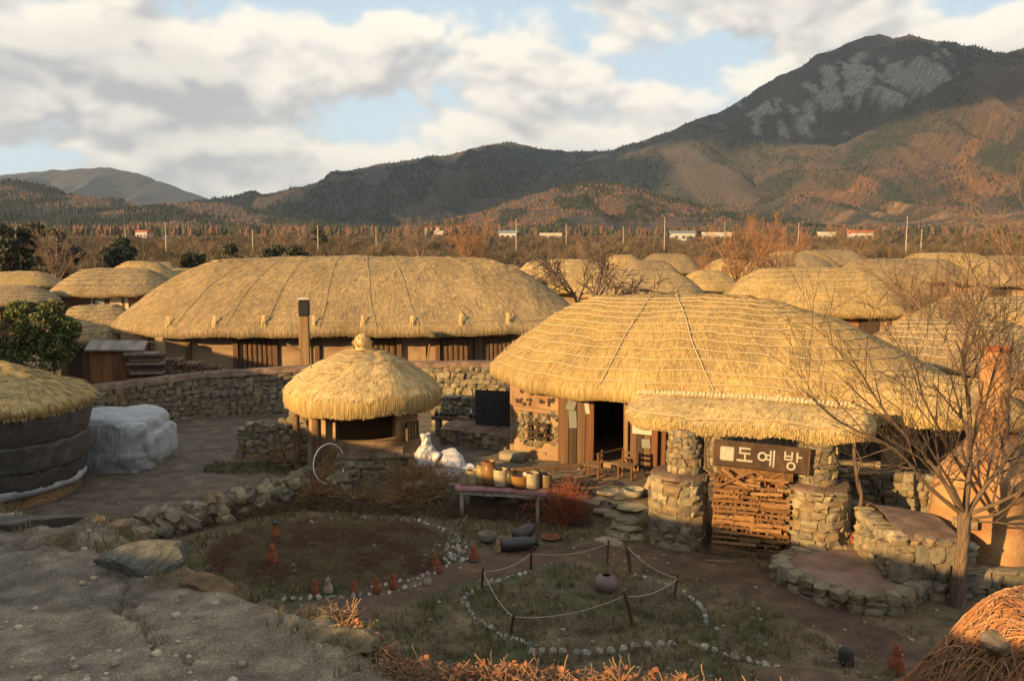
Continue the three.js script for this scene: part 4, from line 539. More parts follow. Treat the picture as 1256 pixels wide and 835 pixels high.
{ // timber post and small roof corner beside the kiln
  const t = thing('lean_to', 'thatched lean-to corner on a clay post between workshop and kiln', 'lean-to', [8.2, 0.25, 17.2], -0.2);
  thatchRoof(t, { L: 3.4, W: 2.6, ridge: 1.6, eave: 1.72, top: 2.55, thick: 0.3, seed: 91, n: 2.6, bulge: 0.7, sag: 0.05, na: 80, nt: 14, tufts: 5000, tuftSize: 0.22, edge: 0.3 });
  obj('post', lump(new THREE.BoxGeometry(0.34, 1.9, 0.3, 3, 8, 3), 0.03, 3, 5).translate(-0.75, 0.9, 0.7), M.mud, t); obj('post', bx(0.14, 1.9, 0.14, 1.3, 0.9, 0.8), M.wood, t); obj('post', bx(0.14, 1.9, 0.14, 1.3, 0.9, -0.8), M.wood, t); obj('post', bx(0.14, 1.9, 0.14, -1.1, 0.9, -0.8), M.wood, t);
  for (const x of [-1.1, -0.8, -0.5, -0.2, 0.1]) obj('rafter', new THREE.CylinderGeometry(0.055, 0.055, 1.8, 8).rotateX(Math.PI / 2).translate(x, 1.75, 0.25), M.woodDark, t);
  obj('wall', bx(2.0, 1.8, 0.12, 0.4, 0.9, -0.7), M.mortar, t);
}

// ---------------------------------------------------------------- things in the yards
const pillow = (w, h, d, e = 0.5, seed = 1, amp = 0.05, f = 2, seg = 40, cr = 0) => { const g = new THREE.SphereGeometry(1, seg, seg * 0.6 | 0), p = g.attributes.position, P = (v) => Math.sign(v) * Math.abs(v) ** e; for (let i = 0; i < p.count; i++) p.setXYZ(i, P(p.getX(i)) * w / 2, P(p.getY(i)) * h / 2, P(p.getZ(i)) * d / 2); return lump(g, amp, f, seed, cr); };
{
  const t = thing('haystack', 'round haystack wrapped in dark tarpaulin rolls under a thatch cap', 'haystack', [-10.7, 0.25, 17.75]), R = rng(31);
  thatchRoof(t, { L: 3.9, W: 3.9, ridge: 0.05, eave: 1.82, top: 2.75, thick: 0.24, seed: 45, n: 2, bulge: 0.4, sag: 0, na: 100, nt: 18, rough: 0.06, tufts: 9000, tuftSize: 0.26, edge: 0.25, mat: M.thatch, contours: [[0.2, 0.1, 0.6, 0.016], [0.5, 0.1, 0.6, 0.016]] });
  [[1.22, 1.98, 1.80, 1.90, 0], [0.72, 1.36, 1.80, 1.84, 1], [0.36, 0.84, 1.70, 1.76, 2]].forEach(([y0, y1, r0, r1, k]) => obj('tarp_sheet', grid(220, 22, (u, v) => { const a = u * 6.2832, ca = Math.cos(a), sa = Math.sin(a), y = lerp(y0, y1, v), fold = 1 - Math.abs(2 * fbm(ca * 3.2 + 7, sa * 3.2 + y * 0.9 + k * 5, 3, 50 + k) - 1) * 2, fine = fbm(ca * 11 + y * 1.5, sa * 11 + y * 3, 3, 60 + k) - 0.5, r = lerp(r0, r1, Math.sin(v * Math.PI * 0.62)) + 0.05 * fold + 0.06 * fine - 0.13 * sstep(0.86, 1, v) - 0.05 * sstep(0.12, 0, v), sagy = 0.07 * (fbm(ca * 1.5 + k, sa * 1.5, 2, 70) - 0.5); return [ca * r, y + sagy, sa * r, u * 8, y * 2]; }, { flip: true }), mat(0.085, 0.078, 0.07, { t: 'cloth', bump: 0.02, rough: 0.62, side: DS }), t));
  obj('pale_band', lump(new THREE.TorusGeometry(1.66, 0.1, 10, 70).rotateX(Math.PI / 2), 0.05, 3, 57).translate(0, 0.36, 0), M.tarp, t);
  obj('straw_base', lump(new THREE.CylinderGeometry(1.6, 1.66, 0.42, 60, 4), 0.05, 4, 59).translate(0, 0.14, 0), mat(0.36, 0.24, 0.11, { t: 'straw', bump: 0.03 }), t);
}
{
  const t = thing('covered_bale', 'bulging bale under pale blue-grey plastic sheeting beside the haystack', 'bale', [-9.35, 0.2, 20.2], -0.05);
  obj('upper_sheet', pillow(2.35, 0.95, 1.9, 0.42, 3, 0.1, 1.7, 110, 0.035).translate(-0.02, 0.82, 0), M.tarp, t); obj('lower_sheet', pillow(2.5, 0.62, 2.0, 0.4, 7, 0.1, 2.2, 110, 0.035).translate(0, 0.25, 0), mat(0.36, 0.38, 0.40, { t: 'cloth', bump: 0.03, rough: 0.5 }), t); obj('side_fold', pillow(0.5, 0.8, 1.5, 0.55, 9, 0.09, 3, 50).translate(1.08, 0.55, -0.1), M.tarp, t);
}
{
  const t = thing('plastic_sheet_heap', 'crumpled heap of white plastic sheeting in front of the bottle shelf', 'plastic sheet', [-1.55, 0.5, 18.5]); t.scale.setScalar(1.22);
  for (const [x, y, z, w, h, d, sd, r] of [[-0.2, 0.2, 0, 0.46, 0.62, 0.4, 3, 0.2], [0.2, 0.14, 0.06, 0.62, 0.42, 0.46, 5, -0.35], [-0.24, 0.56, -0.02, 0.17, 0.34, 0.14, 7, 0.12], [0.48, 0.02, 0.1, 0.36, 0.26, 0.34, 11, 0.2], [0.02, 0.0, 0.26, 0.5, 0.26, 0.3, 9, 0]]) part(t, 'fold', toCreasedNormals(pillow(w, h, d, 0.85, sd, 0.07, 3.4, 44, 0.055), 0.5), mat(0.60, 0.61, 0.62, { t: 'cloth', bump: 0.012, rough: 0.5 }), [x, y, z], [0, sd, r]);
  part(t, 'blue_corner', pillow(0.26, 0.16, 0.24, 0.7, 13, 0.04, 5, 24), mat(0.12, 0.2, 0.42, { rough: 0.5 }), [0.18, -0.12, 0.35]);
}
{ // long table with glazed pots
  const t = thing('pottery_table', 'long white-legged table with a pink cloth beside the garden', 'table', [-0.16, 0, 17.05], -0.2);
  obj('table_top', bevel(1.78, 0.05, 0.56, 0.012).translate(0, 0.6, 0), M.woodPale, t); obj('apron', [bx(1.7, 0.09, 0.03, 0, 0.53, 0.25), bx(1.7, 0.09, 0.03, 0, 0.53, -0.25)], mat(0.55, 0.52, 0.44, { t: 'wood', bump: 0.004 }), t);
  for (const x of [-0.8, 0.72]) for (const z of [-0.23, 0.23]) part(t, 'leg', bevel(0.07, 0.6, 0.06, 0.008), mat(0.55, 0.52, 0.44, { t: 'wood', bump: 0.004 }), [x, 0.28, z]);
  obj('cloth', grid(60, 24, (u, v) => { const x = lerp(-0.92, 1.06, u), z = lerp(-0.36, 0.36, v), over = Math.max(0, x - 0.89), oz = Math.max(0, Math.abs(z) - 0.28), w = 0.012 * Math.sin(z * 30 + x * 3) + 0.01 * fbm(x * 9, z * 9, 3, 5); return [Math.min(x, 0.90 + over * 0.25) + w, 0.632 - over * 1.25 - oz * 0.9 + 0.012 * fbm(x * 7, z * 7, 3, 3), Math.sign(z) * Math.min(Math.abs(z), 0.30) + w * (oz > 0 ? 1 : 0), x, z]; }, { flip: true }), mat(0.46, 0.24, 0.24, { t: 'cloth', bump: 0.01, side: DS }), t);
  const prof = { cup: [[0.001, 0], [0.085, 0], [0.1, 0.02], [0.105, 0.12], [0.1, 0.2], [0.085, 0.2], [0.088, 0.12], [0.08, 0.03], [0.001, 0.025]], jar: [[0.001, 0], [0.08, 0], [0.11, 0.05], [0.12, 0.14], [0.1, 0.24], [0.085, 0.29], [0.1, 0.31], [0.085, 0.31], [0.075, 0.28], [0.1, 0.14], [0.001, 0.04]], bowl: [[0.001, 0], [0.09, 0], [0.125, 0.06], [0.13, 0.15], [0.12, 0.15], [0.11, 0.07], [0.001, 0.03]] };
  const pots = [['small beige glazed cup at the left end of the pottery table', -0.80, 0.06, 'cup', 0.8, [0.42, 0.34, 0.22]], ['squat cream glazed pot, second from the left on the pottery table', -0.64, 0.02, 'cup', 1.0, [0.48, 0.40, 0.24]], ['tall olive glazed vase beside the brown jug', -0.45, 0.0, 'jar', 0.95, [0.35, 0.29, 0.13]], ['tall brown glazed jug, highest pot on the table', -0.29, 0.03, 'jar', 1.12, [0.27, 0.15, 0.06]], ['cream glazed cylindrical pot at the middle of the table', -0.05, 0.06, 'cup', 1.22, [0.52, 0.46, 0.31]], ['dark olive glazed pot next to the cream cylinder', 0.14, 0.06, 'jar', 0.78, [0.11, 0.09, 0.045]], ['wide amber glazed bowl-pot right of the dark olive one', 0.36, 0.1, 'bowl', 1.25, [0.36, 0.20, 0.06]], ['pale grey glazed pot at the front right of the table', 0.59, 0.12, 'cup', 1.15, [0.46, 0.41, 0.30]], ['dark blue-grey glazed pot behind the pale grey one', 0.70, -0.12, 'cup', 1.05, [0.10, 0.11, 0.10]], ['small dull green glazed cup at the right end of the table', 0.84, -0.02, 'cup', 0.95, [0.24, 0.20, 0.10]], ['low black pot at the back of the table between jug and cylinder', -0.08, -0.16, 'bowl', 0.9, [0.06, 0.05, 0.04]]];
  const c = Math.cos(-0.2), s = Math.sin(-0.2);
  for (const [label, x, z, k, q, cc] of pots) { const g = thing('glazed_pot', label, 'pot', [-0.16 + c * x + s * z, 0.642, 17.05 - (-s * x + c * z)], 0, 'pots on the pottery table'); part(g, 'body', lathe(prof[k], 22), mat(...cc, { rough: 0.28, t: 'clay', bump: 0.002 }), [0, 0, 0], [0, 0, 0], [q * 1.2, q * 1.4, q * 1.2]); if (k === 'jar' && q > 0.8) { const R = 0.045 * q; part(g, 'handle', new THREE.TorusGeometry(R * 1.3, 0.014, 6, 14, Math.PI), mat(...cc, { rough: 0.3 }), [0.12 * q, 0.25 * q, 0], [0, 0, -Math.PI / 2]); } }
}
{ // white hoop against the hut
  const t = thing('white_hoop', 'thin white hoop leaning at the round hut', 'hoop', [-3.86, 0.34, 18.25]); part(t, 'ring', new THREE.TorusGeometry(0.42, 0.013, 8, 48), M.white, [0, 0.42, 0], [-0.2, 0.9, 0]);
}
function chair(label, x, d, y, turn, seatM) {
  const t = thing('wooden_chair', label, 'chair', [x, y, d], turn, 'chairs at the workshop door');
  for (const [a, b] of [[-0.15, 0.15], [0.15, 0.15]]) part(t, 'leg', bevel(0.045, 0.28, 0.045, 0.006), M.woodRed, [a, 0.14, b]); for (const a of [-0.15, 0.15]) part(t, 'back_post', bevel(0.045, 0.58, 0.045, 0.006), M.woodRed, [a, 0.29, -0.15]);
  for (let k = 0; k < 5; k++) part(t, 'seat_slat', bevel(0.38, 0.025, 0.06, 0.005), seatM, [0, 0.292, -0.135 + k * 0.07]);
  for (const y2 of [0.42, 0.53]) part(t, 'back_rail', bevel(0.3, 0.05, 0.02, 0.004), seatM, [0, y2, -0.15]); for (const a of [-0.15, 0.15]) part(t, 'stretcher', bevel(0.025, 0.025, 0.28, 0.004), M.woodRed, [a, 0.12, 0]);
}
chair('low slatted chair turned sideways in front of the dark doorway', 1.78, 18.9, gy(1.78, 18.9), 1.2 + Math.PI, M.woodPale);
chair('low wooden chair against the noticed door leaf', 2.5, 18.75, gy(2.5, 18.75), -0.45, M.wood);
{
  const t = thing('corrugated_panel', 'dark upright corrugated metal panel leaning at the niched wall', 'metal panel', [-0.45, 0.7, 21.75], -0.3);
  part(t, 'sheet', grid(96, 2, (u, v) => [lerp(-0.5, 0.5, u), v * 1.0, 0.022 * Math.sin(u * 75), u, v]), mat(0.055, 0.06, 0.068, { rough: 0.5, metal: 0.4, side: DS }));
  part(t, 'prop', bevel(0.14, 1.02, 0.1, 0.01), M.woodDark, [0.56, 0.5, 0.02]);
}
{
  const t = thing('wooden_rack', 'small dark wooden rack of stacked stools on the ledge by the door', 'rack', [0.62, 0.78, 20.35], -0.44);
  for (const x of [-0.22, 0, 0.22]) { part(t, 'upright', bevel(0.05, 0.42, 0.05, 0.006), M.woodDark, [x, 0.21, 0.06]); part(t, 'upright', bevel(0.05, 0.62, 0.05, 0.006), M.woodDark, [x + 0.02, 0.31, -0.1]); } for (const [y, z] of [[0.06, 0], [0.2, 0.02], [0.38, -0.02], [0.5, -0.1]]) part(t, 'shelf', bevel(0.52, 0.035, y > 0.45 ? 0.06 : 0.24, 0.006), M.woodDark, [0.01, y, z]); part(t, 'carved_block', bevel(0.1, 0.12, 0.08, 0.02), M.woodPale, [0.14, 0.28, 0.1], [0, 0.3, 0.6]);
}
{ // shelf of bottles by the low dark wall
  const t = thing('bottle_shelf', 'reddish plank shelf along the low dark wall', 'shelf', [-1.25, 0.3, 22.6], -0.27); part(t, 'plank', bevel(1.7, 0.09, 0.3, 0.015), M.mudCap, [0, 0.5, 0]); for (const x of [-0.7, 0, 0.7]) part(t, 'support', bevel(0.12, 0.48, 0.24, 0.02), M.stonesDark[0], [x, 0.22, 0]);
  const b = [[0.001, 0], [0.05, 0], [0.055, 0.1], [0.02, 0.17], [0.02, 0.23], [0.026, 0.24], [0.001, 0.24]];
  const L = ['white bottle near the right end of the plank shelf', 'white bottle left of its twin on the plank shelf']; [0.42, 0.2].forEach((x, k) => tag(part(null, 'bottle', lathe(b, 14), M.white, [-1.25 + Math.cos(-0.27) * x, 0.845, -22.6 - Math.sin(-0.27) * x], [0, 0, 0], [1, k ? 0.9 : 1.1, 1]), L[k], 'bottle'));
  for (let k = 0; k < 7; k++) { const x = -0.75 + k * 0.13 + (k > 4 ? 0.28 : 0); tag(part(null, 'dark_jar', lathe([[0.001, 0], [0.05, 0], [0.06, 0.06], [0.045, 0.12], [0.001, 0.12]], 12), M.blackPot, [-1.25 + Math.cos(-0.27) * x, 0.845, -22.6 - Math.sin(-0.27) * x + 0.03]), 'small dark jar in the row on the plank shelf', 'jar', 'dark jars on the plank shelf'); }
}
// clay figures round the left flower bed
const figG = lathe([[0.001, 0], [0.075, 0], [0.095, 0.05], [0.09, 0.13], [0.06, 0.2], [0.05, 0.225], [0.058, 0.26], [0.045, 0.31], [0.015, 0.345], [0.001, 0.35]], 16), eyeG = new THREE.SphereGeometry(0.012, 6, 5);
for (const [label, x, d, s, m] of [
  ['large terracotta cone figure standing inside the left bed', -4.02, 14.3, 1.05, 'terracotta'], ['dark red clay figure with a black top at the far left of the bed', -4.28, 15.5, 0.95, 'terracotta'], ['terracotta figure left of the white one at the bed front', -3.05, 13.18, 0.75, 'terracotta'], ['whitish clay figure at the front of the left bed', -2.86, 13.22, 0.78, 'pale'], ['terracotta figure right of the whitish one', -2.46, 13.22, 0.72, 'terracotta'], ['terracotta figure third along the bed front row', -2.12, 13.32, 0.75, 'terracotta'], ['terracotta figure at the right of the bed front row', -1.88, 13.48, 0.75, 'terracotta'], ['small white clay figure beside the path end of the bed', -1.36, 13.7, 0.68, 'pale'], ['terracotta figure behind its twin at the right end of the bed', -1.3, 14.4, 0.7, 'terracotta'], ['terracotta figure in front of its twin at the right end of the bed', -1.22, 14.15, 0.68, 'terracotta'], ['red clay figure on a dark foot near the broken jars', -0.66, 14.62, 0.9, 'terracotta'], ['pale cone figure beside the broken jars', -0.25, 15.0, 0.7, 'beige'], ['brown clay figure with a white face at the right path end', 4.92, 10.75, 1.15, 'terracotta']]) {
  const t = thing('clay_figure', label, 'clay figure', [x, gy(x, d) - 0.01, d], (x * 7) % 3, 'clay figures in the garden'); part(t, 'body', figG, m === 'terracotta' ? M.terracotta : m === 'pale' ? mat(0.5, 0.42, 0.36, { t: 'clay', bump: 0.004 }) : M.paleClay, [0, 0, 0], [0, 0, 0], [s, s, s]); for (const e of [-1, 1]) part(t, 'eye', eyeG, M.dark, [e * 0.022 * s, 0.268 * s, 0.05 * s], [0, 0, 0], [s, s, s]);
  if (label.includes('black top')) part(t, 'black_top', new THREE.SphereGeometry(0.055, 12, 8), M.blackPot, [0, 0.33 * s, 0]); if (label.includes('dark foot')) part(t, 'dark_foot', lathe([[0.001, 0], [0.08, 0], [0.088, 0.09], [0.001, 0.1]], 14), M.blackPot, [0, -0.02, 0]); if (label.includes('white face')) part(t, 'face', new THREE.SphereGeometry(0.04, 12, 8), M.white, [0.04, 0.25, 0.06], [0, 0, 0], [0.8, 1.3, 0.6]);
}
// big rounded jar in the right bed, bowl and jug by the pillar, black pot, broken jars
{
  const jar = (name, label, cat, x, d, prof, m, s = 1, y = gy(x, d) - 0.015, rot = [0, 0, 0]) => tag(part(null, name, lathe(prof, 26), m, [x, y, -d], rot, [s, s, s]), label, cat);
  jar('round_jar', 'round purplish grey jar lying open in the right flower bed', 'jar', 1.46, 13.15, [[0.001, 0], [0.1, 0], [0.17, 0.06], [0.19, 0.15], [0.15, 0.23], [0.07, 0.265], [0.06, 0.255], [0.13, 0.22], [0.165, 0.15], [0.001, 0.04]], mat(0.23, 0.165, 0.165, { rough: 0.55, t: 'clay', bump: 0.004 }), 1.05);
  jar('grey_bowl', 'pale grey stone bowl on the paving left of the pillar', 'bowl', 2.45, 17.3, [[0.001, 0], [0.12, 0], [0.2, 0.08], [0.22, 0.18], [0.19, 0.19], [0.16, 0.1], [0.001, 0.05]], mat(0.36, 0.34, 0.3, { t: 'stone', bump: 0.005 }));
  jar('clay_jug', 'small cone-shaped beige clay jug beside the grey bowl', 'jug', 2.78, 17.45, [[0.001, 0], [0.12, 0], [0.14, 0.08], [0.12, 0.2], [0.05, 0.32], [0.035, 0.38], [0.001, 0.38]], M.paleClay, 0.95);
  jar('black_pot', 'black clay chimney pot on the grass at lower right', 'pot', 4.36, 10.98, [[0.001, 0], [0.1, 0], [0.11, 0.05], [0.1, 0.2], [0.06, 0.26], [0.05, 0.28], [0.001, 0.28]], M.blackPot, 0.95);
  jar('black_jar', 'long black jar lying on its side by the garden path', 'jar', -0.2, 15.05, [[0.001, 0], [0.09, 0], [0.12, 0.1], [0.12, 0.45], [0.07, 0.6], [0.09, 0.66], [0.001, 0.62]], M.blackPot, 1.0, gy(0.2, 15.1) + 0.1, [0.1, 0.15, -Math.PI / 2 + 0.05]);
  jar('black_jar', 'second black jar half sunk behind the long one', 'jar', 0.05, 15.4, [[0.001, 0], [0.1, 0], [0.13, 0.12], [0.12, 0.3], [0.07, 0.42], [0.001, 0.42]], M.blackPot, 1.0, gy(0.2, 15.4) + 0.12, [0.1, 0.5, -1.3]);
  jar('stone_mortar', 'dark round stone mortar near the pale cone figure', 'mortar', -0.45, 15.5, [[0.001, 0], [0.14, 0], [0.18, 0.1], [0.2, 0.2], [0.15, 0.2], [0.12, 0.1], [0.001, 0.08]], M.stonesDark[2], 0.9);
  jar('clay_dish', 'reddish brown shallow dish beside the red bush', 'dish', 0.72, 15.75, [[0.001, 0], [0.12, 0], [0.2, 0.07], [0.18, 0.075], [0.001, 0.03]], M.terracotta, 1.0);
}
// rope fence round the right bed
{
  const posts = [[-0.48, 13.35, 0.42, 0.03, 0, 'thin dark post at the left of the roped bed'], [0.32, 14.35, 0.40, 0, 0.05, 'short post at the far left of the roped bed'], [1.62, 14.5, 0.48, 0.02, 0, 'reddish post at the back of the roped bed'], [1.98, 14.15, 0.62, -0.1, 0, 'taller post with crosspiece at the back of the roped bed'], [2.46, 12.9, 0.5, 0.06, 0, 'thin reddish post at the right of the roped bed'], [1.72, 11.95, 0.62, -0.16, 0.1, 'thick leaning stake at the front right of the roped bed'], [-0.02, 11.85, 0.34, 0.05, 0, 'low stump post at the front left of the roped bed']], tops = [];
  for (const [x, d, h, lx, lz, label] of posts) { const t = thing('fence_post', label, 'post', [x, gy(x, d) - 0.05, d], 0, 'posts of the rope fence'); part(t, 'shaft', new GB().tube([v3(0, 0, 0), v3(lx * 0.4, h * 0.5, lz * 0.5), v3(lx, h, lz)], [0.03, 0.026, 0.024].map((q) => q * (h > 0.6 ? 1.25 : 0.8)), 8, true).build(), h > 0.45 ? M.wood : M.woodDark); tops.push(v3(x + lx, gy(x, d) - 0.05 + h * 0.86, -d + lz)); if (label.includes('crosspiece')) part(t, 'crosspiece', bevel(0.2, 0.04, 0.03, 0.005), M.woodPale, [-0.06, h * 0.75, 0.02], [0, 0, 0.2]); }
  const order = [1, 2, 3, 4, 5, 6, 0, 1]; for (let k = 0; k < order.length - 1; k++) { const a = tops[order[k]], b = tops[order[k + 1]], pts = [], L = a.distanceTo(b); for (let q = 0; q <= 20; q++) { const u = q / 20, p = a.clone().lerp(b, u); p.y = Math.max(p.y - 0.11 * L * 4 * u * (1 - u) * 0.62, gy(p.x, -p.z) + 0.02); pts.push(p); } tag(obj('rope', new GB().tube(pts, 0.008, 5).build(), mat(0.34, 0.29, 0.22)), ['slack rope along the back of the bed', 'short rope between the two back posts', 'rope running down the right side of the bed', 'rope to the thick leaning stake', 'long low rope across the bed front', 'rope sagging along the left side of the bed', 'rope along the far left of the bed'][k], 'rope', 'ropes of the bed fence'); }
}
// white stones and upturned bowls that edge the beds
{
  const R = rng(83), bowlG = lathe([[0.075, 0], [0.072, 0.03], [0.05, 0.062], [0.02, 0.075], [0.001, 0.076]], 12), tones = [mat(0.58, 0.57, 0.53, { rough: 0.8, t: 'stone', bump: 0.005 }), mat(0.46, 0.445, 0.41, { rough: 0.8, t: 'stone', bump: 0.005 }), mat(0.27, 0.275, 0.265, { rough: 0.7, t: 'stone', bump: 0.005 })];
  const peb = (x, d, s, label, group) => tag(part(null, 'white_stone', STONE[Math.floor(R() * 14)], tones[Math.floor(R() * 2.4)], [x, gy(x, d) + s * 0.2, -d], [R(), R() * 6, R()], [s * 0.85, s * 0.5, s * 0.62]), label, 'stone', group);
  const ring = (pts, step, s0, label, group, bowls) => { for (let i = 0; i < pts.length - 1; i++) { const [a, b] = pts[i], [c, e] = pts[i + 1], L = Math.hypot(c - a, e - b); for (let q = 0; q < L; q += step * (0.8 + R() * 0.4)) { const u = q / L, x = lerp(a, c, u) + (R() - 0.5) * 0.05, d = lerp(b, e, u) + (R() - 0.5) * 0.05; if (bowls) tag(part(null, 'white_bowl', bowlG, tones[R() < 0.55 ? 1 : R() < 0.5 ? 2 : 0], [x, gy(x, d) - 0.008, -d], [0, 0, (R() - 0.5) * 0.2], [0.85, 1.0, 0.85]), label, 'bowl', group); else peb(x, d, s0 * (0.6 + R() * 0.8), label, group); } } };
  ring([[-3.5, 13.0], [-2.6, 13.05], [-1.9, 13.3], [-1.3, 13.75]], 0.14, 0.09, 'white stone edging the front of the left flower bed', 'white edging stones, left bed front'); ring([[-2.2, 13.45], [-1.55, 13.85], [-1.15, 14.2]], 0.12, 0.08, 'white stone edging the front of the left flower bed', 'white edging stones, left bed front');
  ring([[-1.2, 14.3], [-0.85, 15.0], [-1.05, 15.9], [-1.9, 16.75], [-3.0, 17.0], [-3.9, 16.5]], 0.15, 0.08, 'white stone edging the far side of the left flower bed', 'white edging stones, left bed back');
  for (let k = 0; k < 46; k++) { const a = R() * 6.28, q = R(); peb(-1.08 + Math.cos(a) * q * 0.35, 14.9 + Math.sin(a) * q * 0.8, 0.05 + R() * 0.06, 'white stone scattered beside the right end of the left bed', 'scattered white stones'); }
  ring([[-0.35, 13.75], [-0.75, 13.0], [-0.55, 12.35], [-0.15, 11.75], [0.3, 11.4]], 0.085, 0.075, 'white stone edging the left side of the roped bed', 'white edging stones, roped bed left'); ring([[0.3, 14.15], [-0.1, 13.8], [-0.5, 13.45]], 0.1, 0.09, 'white stone edging the left side of the roped bed', 'white edging stones, roped bed left');
  ring([[2.05, 14.0], [2.55, 13.5], [2.82, 12.9], [2.85, 12.4], [2.8, 12.1]], 0.085, 0.085, 'white stone curving along the right side of the roped bed', 'white edging stones, roped bed right');
  ring([[0.28, 11.28], [1.0, 11.22], [1.7, 11.4], [2.3, 11.5]], 0.155, 0, 'upturned white bowl in the front edging of the roped bed', 'upturned white bowls', true); ring([[2.4, 11.5], [3.0, 11.1], [3.6, 10.75], [4.2, 10.35]], 0.12, 0.11, 'white stone trailing off right of the bowl row', 'white stones beyond the bowls');
}
// flagstones up to the workshop, bricks, planks
{
  const R = rng(87); for (let k = 0; k < 16; k++) { const u = k / 15, x = lerp(1.7, 2.6, R()) - u * 0.25, d = lerp(15.6, 17.9, u), s = 0.24 + R() * 0.2, m = tag(part(null, 'flagstone', STONE[k % 14], M.stones[[5, 1, 7, 0][k % 4]], [x, gy(x, d) + 0.005, -d], [0, R() * 6, 0], [s * 1.5, 0.07, s * 1.1]), 'flat flagstone in the path up to the workshop door', 'flagstone', 'flagstones by the workshop'); }
  const t = thing('brick_pile', 'pile of square yellowish bricks between right pillar and plinth', 'bricks', [6.02, 0.05, 15.05], -0.15); for (let k = 0; k < 30; k++) { const row = Math.floor(k / 6), c = k % 6; part(t, 'brick', bevel(0.19, 0.12, 0.1, 0.01), [M.stones[5], M.stones[3], M.mud, M.woodPale][(k * 7) % 4], [(c % 3) * 0.2 - 0.22 + (row % 2) * 0.04, 0.3 + row * 0.125, (c > 2 ? -0.12 : 0) + R() * 0.02], [0, (R() - 0.5) * 0.15, 0]); } part(t, 'base_stone', bevel(0.75, 0.26, 0.42, 0.03), M.stonesDark[4], [-0.02, 0.11, 0]);
  const b = thing('hollow_brick', 'reddish hollow block lying at the foot of the brick pile', 'brick', [5.95, 0.3, 14.72], -0.2); part(b, 'block', bevel(0.34, 0.2, 0.2, 0.012), M.terracotta, [0, 0.1, 0]); for (const x of [-0.1, -0.03, 0.04, 0.11]) part(b, 'hole', new THREE.CylinderGeometry(0.018, 0.018, 0.01, 8).rotateX(Math.PI / 2), M.dark, [x, 0.13, 0.102]);
  tag(part(null, 'loose_plank', bevel(0.5, 0.03, 0.06, 0.006), M.woodPale, [3.55, gy(3.55, 14.55) + 0.02, -14.55], [0, -0.12, 0]), 'short pale plank lying on the ground before the firewood', 'plank'); tag(part(null, 'long_timber', bevel(1.7, 0.09, 0.1, 0.01), M.wood, [0.75, gy(0.75, 19.4) + 0.04, -19.4], [0, 0.25, 0]), 'long timber lying across the yard before the workshop door', 'timber');
  tag(part(null, 'stone_step', bevel(0.6, 0.2, 0.34, 0.03), M.stones[7], [0.02, 0.38, -20.4], [0, -0.5, 0]), 'single stone step below the raised ledge', 'step');
  const br = thing('brushwood', 'small pile of dry cut branches on the yard behind the table', 'brushwood', [1.0, gy(1, 18) - 0.01, 18.0]); const g = new GB(); for (let k = 0; k < 60; k++) { const a = (R() - 0.5) * 1.8, l = 0.4 + R() * 0.7, x = (R() - 0.5) * 0.6, z = (R() - 0.5) * 0.4, y = R() * 0.16 + 0.02; g.tube([v3(x, y, z), v3(x + Math.cos(a) * l * 0.5, y + 0.05 * R(), z + Math.sin(a) * l * 0.5), v3(x + Math.cos(a) * l, y + R() * 0.2, z + Math.sin(a) * l)], [0.012, 0.009, 0.004], 4); } obj('sticks', g.build(), M.woodPale, br).userData.kind = 'stuff';
}
